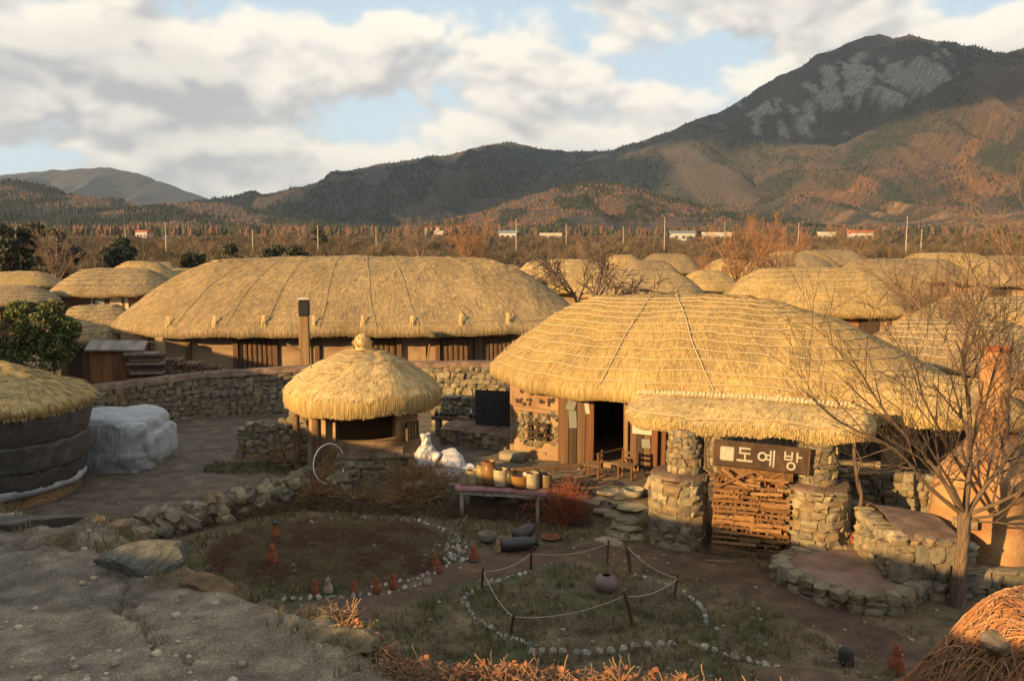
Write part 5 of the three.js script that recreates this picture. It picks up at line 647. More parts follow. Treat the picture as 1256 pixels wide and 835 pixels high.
// wooden lamp post, log pile, shed and clutter beside the long house
{
  const t = thing('lamp_post', 'square wooden post with a dark lamp head before the long house', 'lamp post', [-6.35, 0.1, 26.9], 0.1); part(t, 'shaft', bevel(0.3, 3.0, 0.26, 0.02), M.woodPale, [0, 1.5, 0]); part(t, 'lamp_head', bevel(0.32, 0.48, 0.3, 0.03), M.iron, [0.02, 3.22, 0.02]); part(t, 'cap', bevel(0.38, 0.06, 0.36, 0.02), mat(0.4, 0.35, 0.28), [0.02, 3.5, 0.02]); part(t, 'side_arm', new GB().tube([v3(-0.1, 1.9, 0.1), v3(-0.5, 2.15, 0.2)], 0.035, 7, true).build(), M.woodPale);
  const p = thing('log_pile', 'pile of round logs stacked under the eave of the long house', 'log pile', [-11.0, 0.1, 29.2], 0.07), R = rng(91), ends = [mat(0.30, 0.215, 0.14, { t: 'wood', bump: 0.004 }), mat(0.20, 0.14, 0.09, { t: 'wood', bump: 0.004 }), mat(0.4, 0.3, 0.2, { t: 'wood', bump: 0.004 })], lg = new THREE.CylinderGeometry(0.5, 0.5, 1, 9).rotateX(Math.PI / 2);
  for (let r = 0; r < 12; r++) { const n = r < 9 ? 21 : 21 - (r - 8) * 5; for (let c = 0; c < n; c++) part(p, 'log', lg, ends[Math.floor(R() * 3)], [-1.35 + c * 0.13 + (r % 2) * 0.065 + (R() - 0.5) * 0.03, 0.1 + r * 0.12, (R() - 0.5) * 0.12], [0, 0, R() * 6], [0.09 + R() * 0.05, 0.09 + R() * 0.05, 0.5]); }
  const s = thing('small_shed', 'small orange-brown plywood shed at the left end of the long house', 'shed', [-12.85, 0.1, 28.6], 0.3); part(s, 'wall', bevel(1.45, 1.75, 1.1, 0.02), mat(0.34, 0.15, 0.06, { t: 'wood', bump: 0.004, rp: [1, 1] }), [0, 0.87, 0]); part(s, 'roof', bevel(1.75, 0.07, 1.4, 0.015), mat(0.32, 0.3, 0.27, { t: 'wood', bump: 0.004 }), [0, 1.85, 0.05], [0.1, 0, -0.05]); part(s, 'door', bevel(0.6, 1.5, 0.04, 0.008), M.woodRed, [0.2, 0.8, 0.56]);
  const q = thing('board_stack', 'stack of grey boards between shed and log pile', 'boards', [-11.75, 0.1, 28.1], 0.12); for (let k = 0; k < 9; k++) part(q, 'board', bevel(1.15 - R() * 0.2, 0.09, 0.4, 0.01), [M.wood, M.woodDark, mat(0.3, 0.26, 0.2, { t: 'wood', bump: 0.004 })][k % 3], [(R() - 0.5) * 0.2, 0.85 + k * 0.1, (R() - 0.5) * 0.1], [0, (R() - 0.5) * 0.15, 0]); part(q, 'trestle', bx(0.9, 0.82, 0.3), M.woodDark, [0, 0.4, 0]);
  const w = thing('pale_pillar', 'pale sunlit timber and wheel rims under the left eave', 'timber', [-12.05, 0.1, 29.6], 0); part(w, 'post', bevel(0.28, 2.0, 0.2, 0.02), mat(0.5, 0.37, 0.2, { t: 'wood', bump: 0.004 }), [0.2, 1, 0]); for (const [x, y] of [[-0.35, 1.3], [-0.1, 1.65]]) part(w, 'rim', new THREE.TorusGeometry(0.2, 0.04, 8, 20), M.woodPale, [x, y, 0.1], [0, 0.4, 0]);
}

// ---------------------------------------------------------------- bare trees
function grow(gb, R, p, dir, len, r, lvl, o) {
  const n = lvl > 2 ? 3 : 5, pts = [p.clone()], rad = [r], d = dir.clone(); for (let k = 1; k <= n; k++) { d.add(v3((R() - 0.5) * o.wob, (R() - 0.5) * o.wob + o.up * 0.1, (R() - 0.5) * o.wob)).normalize(); pts.push(pts[k - 1].clone().addScaledVector(d, len / n)); rad.push(Math.max(o.min, r * (1 - 0.62 * k / n))); }
  gb.tube(pts, rad, lvl < 2 ? 6 : lvl < 3 ? 4 : 3); if (lvl >= o.lv) return;
  const c = Math.round(o.kids[lvl] * (0.8 + R() * 0.4)); for (let k = 0; k < c; k++) { const u = 0.25 + 0.75 * (k + R() * 0.7) / c, i = Math.min(n - 1, Math.floor(u * n)), q = pts[i].clone().lerp(pts[i + 1], u * n - i), ax = v3(R() - 0.5, R() - 0.5, R() - 0.5).cross(d).normalize(), nd = d.clone().applyAxisAngle(ax, (0.35 + R() * 0.6) * o.spread).add(v3(0, o.up * 0.25, 0)).normalize(); grow(gb, R, q, nd, len * (0.42 + R() * 0.28), Math.max(o.min, lerp(rad[i], rad[i + 1], 0.5) * 0.62), lvl + 1, o); }
}
function bareTree(label, pos, o, group) { // o.limbs: [[points...], radius]
  const t = thing(o.name ?? 'bare_tree', label, 'tree', pos, o.turn ?? 0, group), R = rng(o.seed);
  obj('trunk', new GB().tube(o.trunk.map((q) => v3(...q)), o.trunkR, 10).build(), o.bark ?? M.bark, t);
  for (const [pl, r, kids] of o.limbs) { const cv = new THREE.CatmullRomCurve3(pl.map((q) => v3(...q))), N = 12, pts = cv.getPoints(N), rad = pts.map((q, k) => Math.max(o.min, r * 0.85 * (1 - 0.8 * k / N))), gb = new GB(); gb.tube(pts, rad, 7);
    const c = kids ?? 9; for (let k = 0; k < c; k++) { const u = 0.22 + 0.78 * (k + R() * 0.8) / c, i = Math.min(N - 1, Math.floor(u * N)), d = pts[i + 1].clone().sub(pts[i]).normalize(), ax = v3(R() - 0.5, R() - 0.5, R() - 0.5).cross(d).normalize(), nd = d.clone().applyAxisAngle(ax, 0.35 + R() * 0.55).normalize(); grow(gb, R, pts[i].clone().lerp(pts[i + 1], u * N - i), nd, (o.sub ?? 1.1) * (0.5 + R() * 0.7), rad[i] * 0.6, 1, o); }
    obj('branch', gb.build(), o.twig ?? M.bark, t); }
  return t;
}
bareTree('leafless tree with spreading branches in front of the kiln', [6.72, 0, 12.75], { seed: 5, lv: 3, kids: [0, 4, 3, 2], wob: 0.2, up: 0.35, spread: 1, min: 0.0036, sub: 1.15, trunk: [[0, -0.1, 0], [-0.02, 0.5, 0], [0.01, 1.0, 0], [0.0, 1.5, 0]], trunkR: [0.125, 0.095, 0.088, 0.1], twig: M.bark, limbs: [
  [[[0, 1.42, 0], [-0.6, 1.9, 0.1], [-1.2, 2.5, 0.25], [-2.0, 2.9, 0.3], [-2.6, 3.4, 0.2]], 0.042, 10], [[[0, 1.42, 0], [-0.4, 2.1, -0.15], [-1.1, 2.9, -0.3], [-1.6, 3.7, -0.4]], 0.048, 10], [[[0, 1.45, 0], [-0.35, 1.95, 0.3], [-0.8, 2.5, 0.6], [-1.3, 3.2, 0.8]], 0.036, 9], [[[0, 1.4, 0], [0.0, 2.2, 0.05], [-0.05, 3.2, 0.0], [-0.15, 3.9, -0.05], [0.1, 4.8, 0]], 0.062, 14], [[[0, 2.4, 0.03], [0.3, 3.0, -0.2], [0.5, 3.7, -0.3], [0.8, 4.5, -0.3]], 0.03, 10],
  [[[0, 1.4, 0], [0.45, 1.95, -0.15], [0.9, 2.5, -0.2], [1.5, 3.2, -0.2]], 0.05, 11], [[[0, 1.42, 0], [0.45, 1.75, 0.25], [1.0, 2.2, 0.4], [1.6, 2.9, 0.5]], 0.042, 10], [[[0, 1.38, 0], [0.4, 1.5, 0.15], [0.9, 1.95, 0.2], [1.6, 2.2, 0.15]], 0.03, 7], [[[0, 1.35, 0.02], [0.5, 1.4, 0.3], [1.1, 1.25, 0.5], [1.6, 1.2, 0.6]], 0.018, 4], [[[0, 2.0, 0.03], [-0.5, 2.7, 0.2], [-0.9, 3.4, 0.3], [-1.0, 4.1, 0.3]], 0.028, 9]] });
const PLUM = { lv: 3, kids: [0, 6, 5, 3], wob: 0.3, up: 0.15, spread: 1.15, min: 0.010, sub: 0.9, trunk: [[0, -0.1, 0], [-0.05, 0.6, 0], [0.0, 1.1, 0.05]], trunkR: [0.17, 0.13, 0.12], twig: M.twigGrey, bark: M.twigGrey, limbs: [[[[0, 1.05, 0], [-0.7, 1.6, 0.2], [-1.4, 1.9, 0.3], [-2.1, 1.8, 0.3]], 0.08, 8], [[[0, 1.05, 0], [-0.3, 1.9, -0.2], [-0.8, 2.6, -0.3]], 0.07, 8], [[[0, 1.05, 0], [0.3, 1.9, 0.2], [0.5, 2.7, 0.2]], 0.07, 8], [[[0, 1.05, 0], [0.7, 1.6, -0.1], [1.5, 2.0, 0], [2.2, 1.9, 0.1]], 0.08, 8]] };
bareTree('small crooked bare tree between the long house and the golden roofs', [2.98, gy(3, 36.5) - 0.05, 36.5], { ...PLUM, seed: 11, twig: mat(0.10, 0.075, 0.06), bark: mat(0.10, 0.075, 0.06) }).scale.setScalar(1.5);
// a generic upright bare tree in three shapes, cloned where such trees stand
const VASE = (seed, tw, m) => { const R = rng(seed), limbs = []; for (let k = 0; k < 8; k++) { const a = k / 8 * 6.28 + R(), s = 0.6 + R() * 1.0, h = 3.6 + R() * 2.2; limbs.push([[[0, 1.0 + R() * 0.6, 0], [Math.cos(a) * s * 0.4, h * 0.45, Math.sin(a) * s * 0.4], [Math.cos(a) * s * 1.2, h * 0.75, Math.sin(a) * s * 1.2], [Math.cos(a) * s * 1.9, h, Math.sin(a) * s * 1.9]], 0.07, 8]); } return { seed, lv: 3, kids: [0, 4, 4, 3], wob: 0.24, up: 0.16, spread: 1.1, min: m, sub: 1.3, trunk: [[0, -0.2, 0], [0.03, 0.8, 0], [0, 1.6, 0]], trunkR: [0.2, 0.15, 0.13], twig: tw, bark: tw, limbs }; };
{
  const protos = new Map(), put = (kind, label, x, d, s, turn, group) => { const mk = { r: [21, M.twigRed, 0.0075], t: [22, M.twig, 0.011], g: [23, M.twigGrey, 0.011] }[kind]; if (!protos.has(kind)) { const t = bareTree(label, [x, gy(x, d) - 0.1, d], VASE(...mk), group); protos.set(kind, t); t.scale.setScalar(s); t.rotation.y = turn; return; } const c = protos.get(kind).clone(); c.name = numbered('bare_tree'); c.position.set(x, gy(x, d) - 0.1, -d); c.scale.setScalar(s); c.rotation.y = turn; scene.add(c); tag(c, label, 'tree', group); };
  const G = 'bare trees in and beyond the village';
  for (const [k, label, x, d, s, turn] of [
    ['r', 'orange-lit bare tree behind the kiln chimney', 12.6, 22.5, 0.72, 0.4], ['r', 'dense orange bare tree by the hidden thatched house at right', 16.2, 33, 0.8, 4.0], ['r', 'tall orange bare tree at the upper right edge', 25.5, 43, 1.25, 1.0], ['r', 'low orange bare tree before the broad flat roof', 21.5, 46, 0.62, 3.0], ['r', 'pinkish bare sapling right of the panelled house', 17.8, 39, 0.6, 5.1],
    ['t', 'taller of two tall bare trees left of the panelled house', 16.8, 66, 1.0, 0.3], ['t', 'shorter of two tall bare trees left of the panelled house', 19.6, 68, 0.9, 2.2], ['t', 'bare tree rising above the golden roofs at centre right', 14.2, 63, 0.62, 1.4], ['r', 'reddish bare tree behind the smooth golden roof', 7.5, 84, 0.85, 0.7], ['t', 'rounded bare tree over the ridge of the long house, right part', -5.2, 105, 1.15, 3.3], ['g', 'dark bare tree over the ridge of the long house, left of its neighbour', -12.5, 120, 1.2, 2.0], ['g', 'grey bare tree at the left end of the far scrub', -28, 110, 1.05, 1.1], ['g', 'pale bare tree in the dark grove at the left edge', -38.5, 75, 0.9, 5.0], ['r', 'reddish bare tree right of the far farm', 42, 110, 1.2, 0.9], ['t', 'brown bare tree before the far terraces at right', 36, 130, 1.35, 2.6], ['r', 'small bare tree poking over the brown domed roof', 19, 92, 0.7, 1.9], ['t', 'bare tree behind the dull brown roof right of centre', 33, 104, 0.9, 4.4]]) put(k, label, x, d, s, turn, G);
}

// ---------------------------------------------------------------- evergreens
const leafG = (() => { const R = rng(9), g = new GB(); for (let k = 0; k < 9; k++) { const a = R() * 6.28, e = (R() - 0.3) * 1.6, d = v3(Math.cos(a) * Math.cos(e), Math.sin(e), Math.sin(a) * Math.cos(e)), s = v3(-Math.sin(a), R() - 0.5, Math.cos(a)).normalize(), b = v3((R() - 0.5) * 0.6, (R() - 0.5) * 0.6, (R() - 0.5) * 0.6); g.strip([b, b.clone().addScaledVector(d, 0.22).add(v3(0, 0.02, 0)), b.clone().addScaledVector(d, 0.44)], [0.02, 0.11, 0.01], s); } return g.build(); })();
const leafM = new THREE.MeshPhysicalMaterial({ color: 0xffffff, roughness: 0.6, side: DS });
function leafy(name, label, [x, d], clumps, stems, leaf, n, c, group, cat = 'tree') {
  const t = thing(name, label, cat, [x, gy(x, d) - 0.05, d], 0, group), R = rng(Math.round(x * 31 + d * 7) >>> 0), mt = [], cs = [], q = new THREE.Quaternion(), e = new THREE.Euler();
  const g = new GB(); for (const s of stems) g.tube(s.map((p) => v3(...p)), s.map((p, k) => Math.max(0.012, (clumps[0][3] * 0.05) * (1 - 0.7 * k / s.length))), 6); obj(cat === 'bush' ? 'stem' : 'trunk', g.build(), M.bark, t);
  for (let k = 0; k < n; k++) { const b = clumps[Math.floor(R() * clumps.length)], a = R() * 6.28, z = R() * 2 - 1, rr = Math.cbrt(0.25 + 0.75 * R()), w = Math.sqrt(1 - z * z); q.setFromEuler(e.set(R() * 6, R() * 6, R() * 6)); const s = leaf * (0.6 + R() * 0.8); mt.push(new THREE.Matrix4().compose(v3(b[0] + Math.cos(a) * w * b[3] * rr, b[1] + z * b[3] * rr * 0.85, b[2] + Math.sin(a) * w * b[3] * rr), q, v3(s, s, s))); const v = 0.6 + R() * 0.8, y = R() < 0.12 ? 1.7 : 1; cs.push(col(c[0] * v * y, c[1] * v * (y > 1 ? 1.3 : 1), c[2] * v)); }
  copies('crown', leafG, leafM, t, mt, cs); return t;
}
leafy('evergreen_bush', 'leafy green bush with pale stems at the left edge beyond the haystack', [-12.6, 23.6], [[0, 3.2, 0, 0.75], [-0.8, 2.9, 0.1, 0.8], [0.5, 2.7, 0.1, 0.6], [-0.2, 2.3, 0.2, 0.8], [-1.3, 2.4, 0, 0.75], [0.7, 3.2, -0.1, 0.42], [-0.6, 3.7, 0, 0.45], [0.35, 3.75, 0, 0.35]], [[[0, 0, 0], [-0.1, 1.2, 0.1], [-0.6, 2.2, 0.3]], [[0.1, 0, 0], [0.4, 1.2, 0.2], [0.4, 2.6, 0.2]], [[-0.1, 0, 0.2], [-0.8, 1.0, 0.5], [-1.3, 1.9, 0.4]], [[0, 0.4, 0.2], [0.5, 0.9, 0.6], [0.9, 1.7, 0.5]], [[-0.3, 0.3, 0.3], [-0.2, 1.3, 0.7], [0.5, 1.5, 0.8]]], 0.22, 2500, [0.075, 0.092, 0.024], null, 'bush').scale.setScalar(0.86);
{
  const R = rng(123), G = 'dark evergreen trees beyond the left houses'; const tr = (label, x, d, h) => { h *= 0.78; const cl = []; for (let k = 0; k < 9; k++) { const a = R() * 6.28; cl.push([Math.cos(a) * h * 0.3 * R(), h * (0.25 + 0.6 * R()), Math.sin(a) * h * 0.3, h * (0.09 + R() * 0.12)]); } leafy('evergreen_tree', label, [x, d], cl, [[[0, 0, 0], [0, h * 0.4, 0], [0.1, h * 0.75, 0]]], h * 0.12, 900, [0.026, 0.034, 0.016], G); };
  [['tall dark evergreen tree at the left edge of the village', -47, 85, 8.5], ['dark evergreen second from the left edge', -42, 82, 7.6], ['rounded dark evergreen left of the pale blue track', -38.5, 88, 7], ['dark evergreen above the reddish thatched roof', -44, 74, 5.2], ['low dark evergreen behind the clustered left roofs', -33, 92, 4.6], ['dark evergreen right of the clustered left roofs', -30, 96, 5.4], ['broad dark evergreen above the red-walled hut', -27, 100, 5.6], ['dark evergreen nearest the ridge of the long house', -23.5, 98, 5.0], ['isolated dark evergreen over the middle of the long house', -50, 230, 9]].forEach((a) => tr(...a));
}
// ---------------------------------------------------------------- scrub of the valley, fields, far farms, poles
{
  const R = rng(77), mt = [], cs = [], q = new THREE.Quaternion(); for (let k = 0; k < 8000; k++) { const d = 95 + R() ** 1.4 * 480, x = (R() - 0.5) * d * 1.5, n = fbm(x * 0.02, d * 0.02, 3, 5); if (n < 0.42 && R() < 0.85) continue; const s = (1.6 + R() * 2.4) * (d < 130 ? 0.75 : 1) * (0.7 + n * 0.6); q.setFromAxisAngle(v3(0, 1, 0), R() * 6.28); mt.push(new THREE.Matrix4().compose(v3(x, gy(x, d) - 0.1, -d), q, v3(s * 1.2, s * 0.9, s * 1.2))); const v = 0.6 + R() * 0.7, g = R() < 0.14; cs.push(g ? col(0.035 * v, 0.042 * v, 0.022 * v) : col(0.115 * v, (0.075 + R() * 0.02) * v, 0.052 * v)); }
  tag(copies('valley_scrub', bareG, plantM, null, mt, cs), 'reddish brown leafless scrub filling the valley behind the village', 'scrub');
  const m2 = [], c2 = []; for (let k = 0; k < 2600; k++) { const d = 560 + R() * 320, x = (R() - 0.5) * d * 1.5; if (fbm(x * 0.01, d * 0.012, 3, 9) < 0.47) continue; const h = 4 + R() * 5; q.setFromAxisAngle(v3(0, 1, 0), R() * 6.28); m2.push(new THREE.Matrix4().compose(v3(x, gy(x, d) - 0.3, -d), q, v3(h * 1.3, h, h * 1.3))); const v = 0.7 + R() * 0.6; c2.push(R() < 0.5 ? col(0.03 * v, 0.038 * v, 0.022 * v) : col(0.1 * v, 0.06 * v, 0.042 * v)); }
  tag(copies('hedge_trees', coniferG, plantM, null, m2, c2), 'dark tree belts at the foot of the hills', 'trees');
  const farm = (label, x, d, w, h, roof, wall = [0.42, 0.41, 0.39]) => { w *= 0.65; h *= 0.75; const t = thing('farm_building', label, 'building', [x, gy(x, d) - 0.3, d], (x % 1) * 0.3, 'far farm buildings'); obj('wall', bx(w, h, 6, 0, h / 2, 0), mat(...wall), t); obj('roof', new THREE.CylinderGeometry(3.6, 3.6, w + 1, 3).rotateZ(Math.PI / 2).rotateX(Math.PI / 2).scale(1, 0.4, 1).translate(0, h + 0.7, 0), mat(...roof), t); for (let k = 0; k < 3; k++) obj('window', bx(w * 0.14, h * 0.35, 0.2, (k - 1) * w * 0.3, h * 0.55, 3.02), mat(0.07, 0.08, 0.09, { rough: 0.3 }), t); };
  const B = [0.13, 0.19, 0.29], Rd = [0.30, 0.10, 0.07], Wt = [0.42, 0.40, 0.37];
  farm('white farm building with a blue roof at centre', -2, 430, 13, 5, B); farm('long white shed right of the blue roofed farm', 20, 460, 16, 3.5, Wt); farm('far white house with red roof on the slope, left of centre', -57, 640, 16, 7, Rd); farm('small white house below the slope house', -46, 560, 8, 4, Wt); farm('bright blue roofed farm right of centre', 86, 450, 18, 5, B); farm('long dull shed beside the bright blue roof', 108, 470, 22, 4, Wt); farm('white farm with a red roof at the right', 168, 430, 16, 5, Rd); farm('low grey shed left of the red roofed farm', 150, 425, 10, 4, Wt); farm('small pale farmhouse among dark trees on the left', -215, 520, 10, 5, Rd);
  const pole = (label, x, d, h) => { const t = thing('utility_pole', label, 'pole', [x, gy(x, d) - 0.2, d], 0.4, 'far utility poles'); h *= 0.66; obj('shaft', new THREE.CylinderGeometry(0.09, 0.14, h, 8).translate(0, h / 2, 0), mat(0.30, 0.27, 0.23), t); obj('crossarm', bx(1.6, 0.14, 0.14, 0, h - 0.6, 0), M.wood, t); obj('crossarm', bx(1.2, 0.12, 0.12, 0, h - 1.4, 0), M.wood, t); };
  [['pole over the left part of the long house ridge', -48, 165, 9], ['paler pole beside it over the long house ridge', -37, 170, 10], ['pole above the middle of the long house', -32, 210, 10], ['pole left of the blue roofed farm', 0.8, 170, 12], ['pole right of the blue roofed farm', 14, 230, 11], ['pole above the small crooked bare tree', 30, 240, 10], ['bright pole over the golden roofs', 32.5, 190, 13], ['pole by the bright blue roof', 62, 260, 12], ['pole behind the two tall bare trees', 61, 190, 11], ['tall white pole at right below the spur', 73, 165, 12.5], ['short pole next to the tall white one', 79, 172, 9], ['pole in the dark grove at left', -78, 180, 10], ['pole left of the long house end', -66, 170, 11]].forEach((a) => pole(...a));
}
// ---------------------------------------------------------------- grass and weeds
const bladeG = (() => { const R = rng(15), g = new GB(); for (let k = 0; k < 9; k++) { const a = R() * 6.28, l = 0.5 + R() * 0.6, bend = 0.2 + R() * 0.7, b = v3((R() - 0.5) * 0.5, 0, (R() - 0.5) * 0.5), d = v3(Math.cos(a), 0, Math.sin(a)), s = v3(-Math.sin(a), 0, Math.cos(a)); g.strip([b, b.clone().addScaledVector(d, l * bend * 0.35).add(v3(0, l * 0.6, 0)), b.clone().addScaledVector(d, l * bend).add(v3(0, l * (1 - bend * 0.5), 0))], [0.022, 0.018, 0.004], s); } return g.build(); })();
const twigG = (() => { const R = rng(25), g = new GB(); for (let k = 0; k < 10; k++) { const a = R() * 6.28, l = 0.5 + R() * 0.7; let p = v3((R() - 0.5) * 0.3, 0, (R() - 0.5) * 0.3); const pts = [p], d = v3(Math.cos(a) * 0.7, 0.7, Math.sin(a) * 0.7); for (let q = 0; q < 4; q++) { d.add(v3(R() - 0.5, R() - 0.65, R() - 0.5).multiplyScalar(0.9)).normalize(); p = p.clone().addScaledVector(d, l / 4); pts.push(p); } g.tube(pts, [0.018, 0.015, 0.012, 0.01, 0.006], 3); } return g.build(); })();
function scatter(name, label, cat, geo, n, at, m = plantM) { const R = rng(name.length * 37 + n), mt = [], cs = [], q = new THREE.Quaternion(); for (let k = 0; k < n; k++) { const r = at(R); if (!r) continue; q.setFromEuler(new THREE.Euler((R() - 0.5) * 0.5, R() * 6.28, (R() - 0.5) * 0.5)); mt.push(new THREE.Matrix4().compose(v3(r[0], r[1], -r[2]), q, v3(r[3], r[3] * (r[7] ?? 1), r[3]))); const v = 0.65 + R() * 0.7; cs.push(col(r[4] * v, r[5] * v, r[6] * v)); } return tag(copies(name, geo, m, null, mt, cs), label, cat); }
const inBed1 = (x, d) => ((x + 3.2) / 2.25) ** 2 + ((d - 15.1) / 1.85) ** 2, inBed2 = (x, d) => ((x - 1.05) / 1.8) ** 2 + ((d - 12.75) / 1.45) ** 2;
const pathC = [[-3.4, 12.1], [-2.5, 12.75], [-1.5, 13.6], [-0.4, 14.45], [0.7, 14.95], [1.8, 15.05], [2.8, 14.7], [3.5, 14.1], [4.15, 13.2], [4.7, 12.3], [5.2, 11.3], [5.8, 10.3]];
scatter('garden_grass', 'short olive and straw coloured winter grass of the garden', 'grass', bladeG, 15000, (R) => { const x = -7 + R() * 13, d = 8.5 + R() * 9.5; if (d > poly(STEP, x) - 0.1 || segDist(pathC, x, d) < 0.5 + R() * 0.15) return; const b1 = inBed1(x, d), n = fbm(x * 1.3 + 3, d * 1.3, 3, 71); if (b1 < 0.85) return; if (n < 0.40 && R() < 0.8) return; const gr = n > 0.56 + (R() - 0.5) * 0.2; return [x, gy(x, d) - 0.01, d, 0.07 + R() * 0.12, ...(gr ? [0.115, 0.112, 0.045] : R() < 0.55 ? [0.24, 0.175, 0.09] : [0.17, 0.125, 0.07])]; });
scatter('bed_litter', 'low reddish brown withered plants of the left flower bed', 'dead plants', twigG, 4200, (R) => { const a = R() * 6.28, q = Math.sqrt(R()), x = -3.2 + Math.cos(a) * q * 2.1, d = 15.1 + Math.sin(a) * q * 1.75; const n = fbm(x * 2, d * 2, 3, 13); return [x, gy(x, d), d, 0.09 + R() * 0.10, ...(n > 0.5 ? [0.15, 0.085, 0.055] : [0.19, 0.14, 0.08])]; });
scatter('straw_litter', 'pale flattened straw and stalks in the roped bed', 'straw', twigG, 2600, (R) => { const x = 0.2 + R() * 2.4, d = 11.8 + R() * 2.2; if (inBed2(x, d) > 0.95 || fbm(x * 1.6 + 9, d * 1.6, 3, 33) < 0.5) return; return [x, gy(x, d), d, 0.12 + R() * 0.14, 0.21, 0.175, 0.115, 0.35]; });
scatter('dry_weeds', 'tall straw coloured weeds on the bank left of the pottery table', 'weeds', twigG, 430, (R) => { const c = [[-1.95, 18.0, 0.55, 0.9], [-4.05, 18.15, 0.25, 0.8], [-2.6, 17.6, 0.7, 0.5], [-5.4, 19.9, 0.6, 0.6], [-3.4, 17.9, 0.6, 0.4]][Math.floor(R() * R() * 5)], x = c[0] + (R() - 0.5) * 2 * c[2], d = c[1] + (R() - 0.5) * 0.7; return [x, gy(x, d) + R() * 0.3, d, c[3] * (0.25 + R() * 0.5), ...(R() < 0.6 ? [0.34, 0.20, 0.085] : [0.24, 0.155, 0.08])]; });
scatter('wall_foot_weeds', 'dark brown weeds along the foot of the garden walls', 'weeds', twigG, 2400, (R) => { const u = R(), x = lerp(-7, 1.5, u), d = poly(STEP, x) - 0.15 - R() * 0.7; return [x, gy(x, d), d, 0.14 + R() * 0.22, ...(R() < 0.5 ? [0.10, 0.07, 0.04] : [0.16, 0.115, 0.06])]; });
scatter('yard_weeds', 'low green weeds at the foot of the tumbled wall', 'weeds', bladeG, 900, (R) => { const x = -6.9 + R() * 3, d = 19.1 + R() * 0.9; return [x, gy(x, d), d, 0.06 + R() * 0.08, 0.09, 0.095, 0.035]; });
{
  const R = rng(45), t = thing('red_bush', 'dense reddish twiggy bush at the right end of the pottery table', 'bush', [0.98, gy(0.98, 16.5) - 0.03, 16.5]), g = new GB(); for (let k = 0; k < 26; k++) { const a = R() * 6.28, e = 0.7 + R() * 0.8; grow(g, R, v3((R() - 0.5) * 0.2, 0, (R() - 0.5) * 0.2), v3(Math.cos(a) * Math.cos(e), Math.sin(e), Math.sin(a) * Math.cos(e)), 0.45 + R() * 0.3, 0.009, 1, { lv: 3, kids: [0, 7, 5, 0], wob: 0.3, up: 0.3, spread: 1.1, min: 0.0035 }); } obj('twigs', g.build(), mat(0.25, 0.075, 0.035), t);
  const t2 = thing('grapevine', 'gnarled old vine climbing the right pillar', 'vine', [5.92, 0, 14.62]), v = (pts, r) => obj('stem', new GB().tube(new THREE.CatmullRomCurve3(pts.map((q) => v3(...q))).getPoints(24), Array.from({ length: 25 }, (_, k) => r * (1 - 0.3 * k / 24)), 7).build(), M.bark, t2); v([[-0.14, -0.02, 0.1], [0.02, 0.25, 0.05], [0.06, 0.5, 0.02], [-0.02, 0.8, 0], [0.02, 1.15, 0.0], [-0.08, 1.5, 0.02], [-0.14, 1.9, 0.0], [-0.1, 2.05, -0.1]], 0.04); v([[-0.02, 1.2, 0], [-0.1, 1.5, 0.05], [-0.05, 1.8, 0.05], [-0.2, 2.05, 0.1]], 0.02);
  const t3 = thing('grapevine', 'thin dry vines hanging beside the left pillar shaft', 'vine', [3.55, 0, 15.3]); for (let k = 0; k < 5; k++) obj('stem', new GB().tube(new THREE.CatmullRomCurve3([v3(-0.1 + k * 0.03, 2.05, -0.1), v3(-0.16 + R() * 0.1, 1.7, 0), v3(-0.1 + R() * 0.1, 1.45, 0.02), v3(0.02 + R() * 0.12, 1.32, 0.05)]).getPoints(12), 0.012, 5).build(), M.bark, t3);
}
// ---------------------------------------------------------------- close foreground: dead ivy on the rampart shoulder, vine-covered mound, rocks
const ivyG = (() => { const R = rng(35), g = new GB(); for (let k = 0; k < 9; k++) { const a = R() * 6.28; let p = v3((R() - 0.5) * 0.4, 0.03, (R() - 0.5) * 0.4); const pts = [p], d = v3(Math.cos(a), 0.25, Math.sin(a)); for (let q = 0; q < 6; q++) { d.add(v3(R() - 0.5, (R() - 0.55) * 0.8, R() - 0.5)).normalize(); p = p.clone().addScaledVector(d, 0.16); pts.push(p); } g.tube(pts, 0.016, 4); } return g.build(); })();
const dryLeafG = (() => { const R = rng(36), g = new GB(); for (let k = 0; k < 5; k++) { const a = R() * 6.28, b = v3((R() - 0.5) * 1.4, R() * 0.7, (R() - 0.5) * 1.4), d = v3(Math.cos(a), (R() - 0.5) * 1.2, Math.sin(a)).normalize(), s = v3(-Math.sin(a), R() - 0.5, Math.cos(a)).normalize(); g.strip([b, b.clone().addScaledVector(d, 0.2).add(v3(0, 0.06, 0)), b.clone().addScaledVector(d, 0.4)], [0.02, 0.15, 0.01], s); } return g.build(); })();
const edgeAt = (R, lo, hi) => { const x = lo + R() * (hi - lo), d = poly(EDGE, x) + 0.02 + R() * 0.75; return [x, d]; };
scatter('dead_ivy', 'tangled dead creeper stems on the rampart shoulder', 'creeper', ivyG, 1900, (R) => { const [x, d] = edgeAt(R, -0.75, 2.0); return [x, rampY(x, d) + 0.01, d, 0.06 + R() * 0.09, ...(R() < 0.5 ? [0.24, 0.14, 0.07] : [0.13, 0.085, 0.055])]; });
scatter('dry_leaves', 'curled orange-brown dead leaves among the creeper', 'leaves', dryLeafG, 1500, (R) => { const [x, d] = edgeAt(R, -0.7, 2.0); return [x, rampY(x, d) + 0.03, d, 0.03 + R() * 0.05, ...(R() < 0.6 ? [0.25, 0.10, 0.038] : [0.16, 0.08, 0.042])]; });
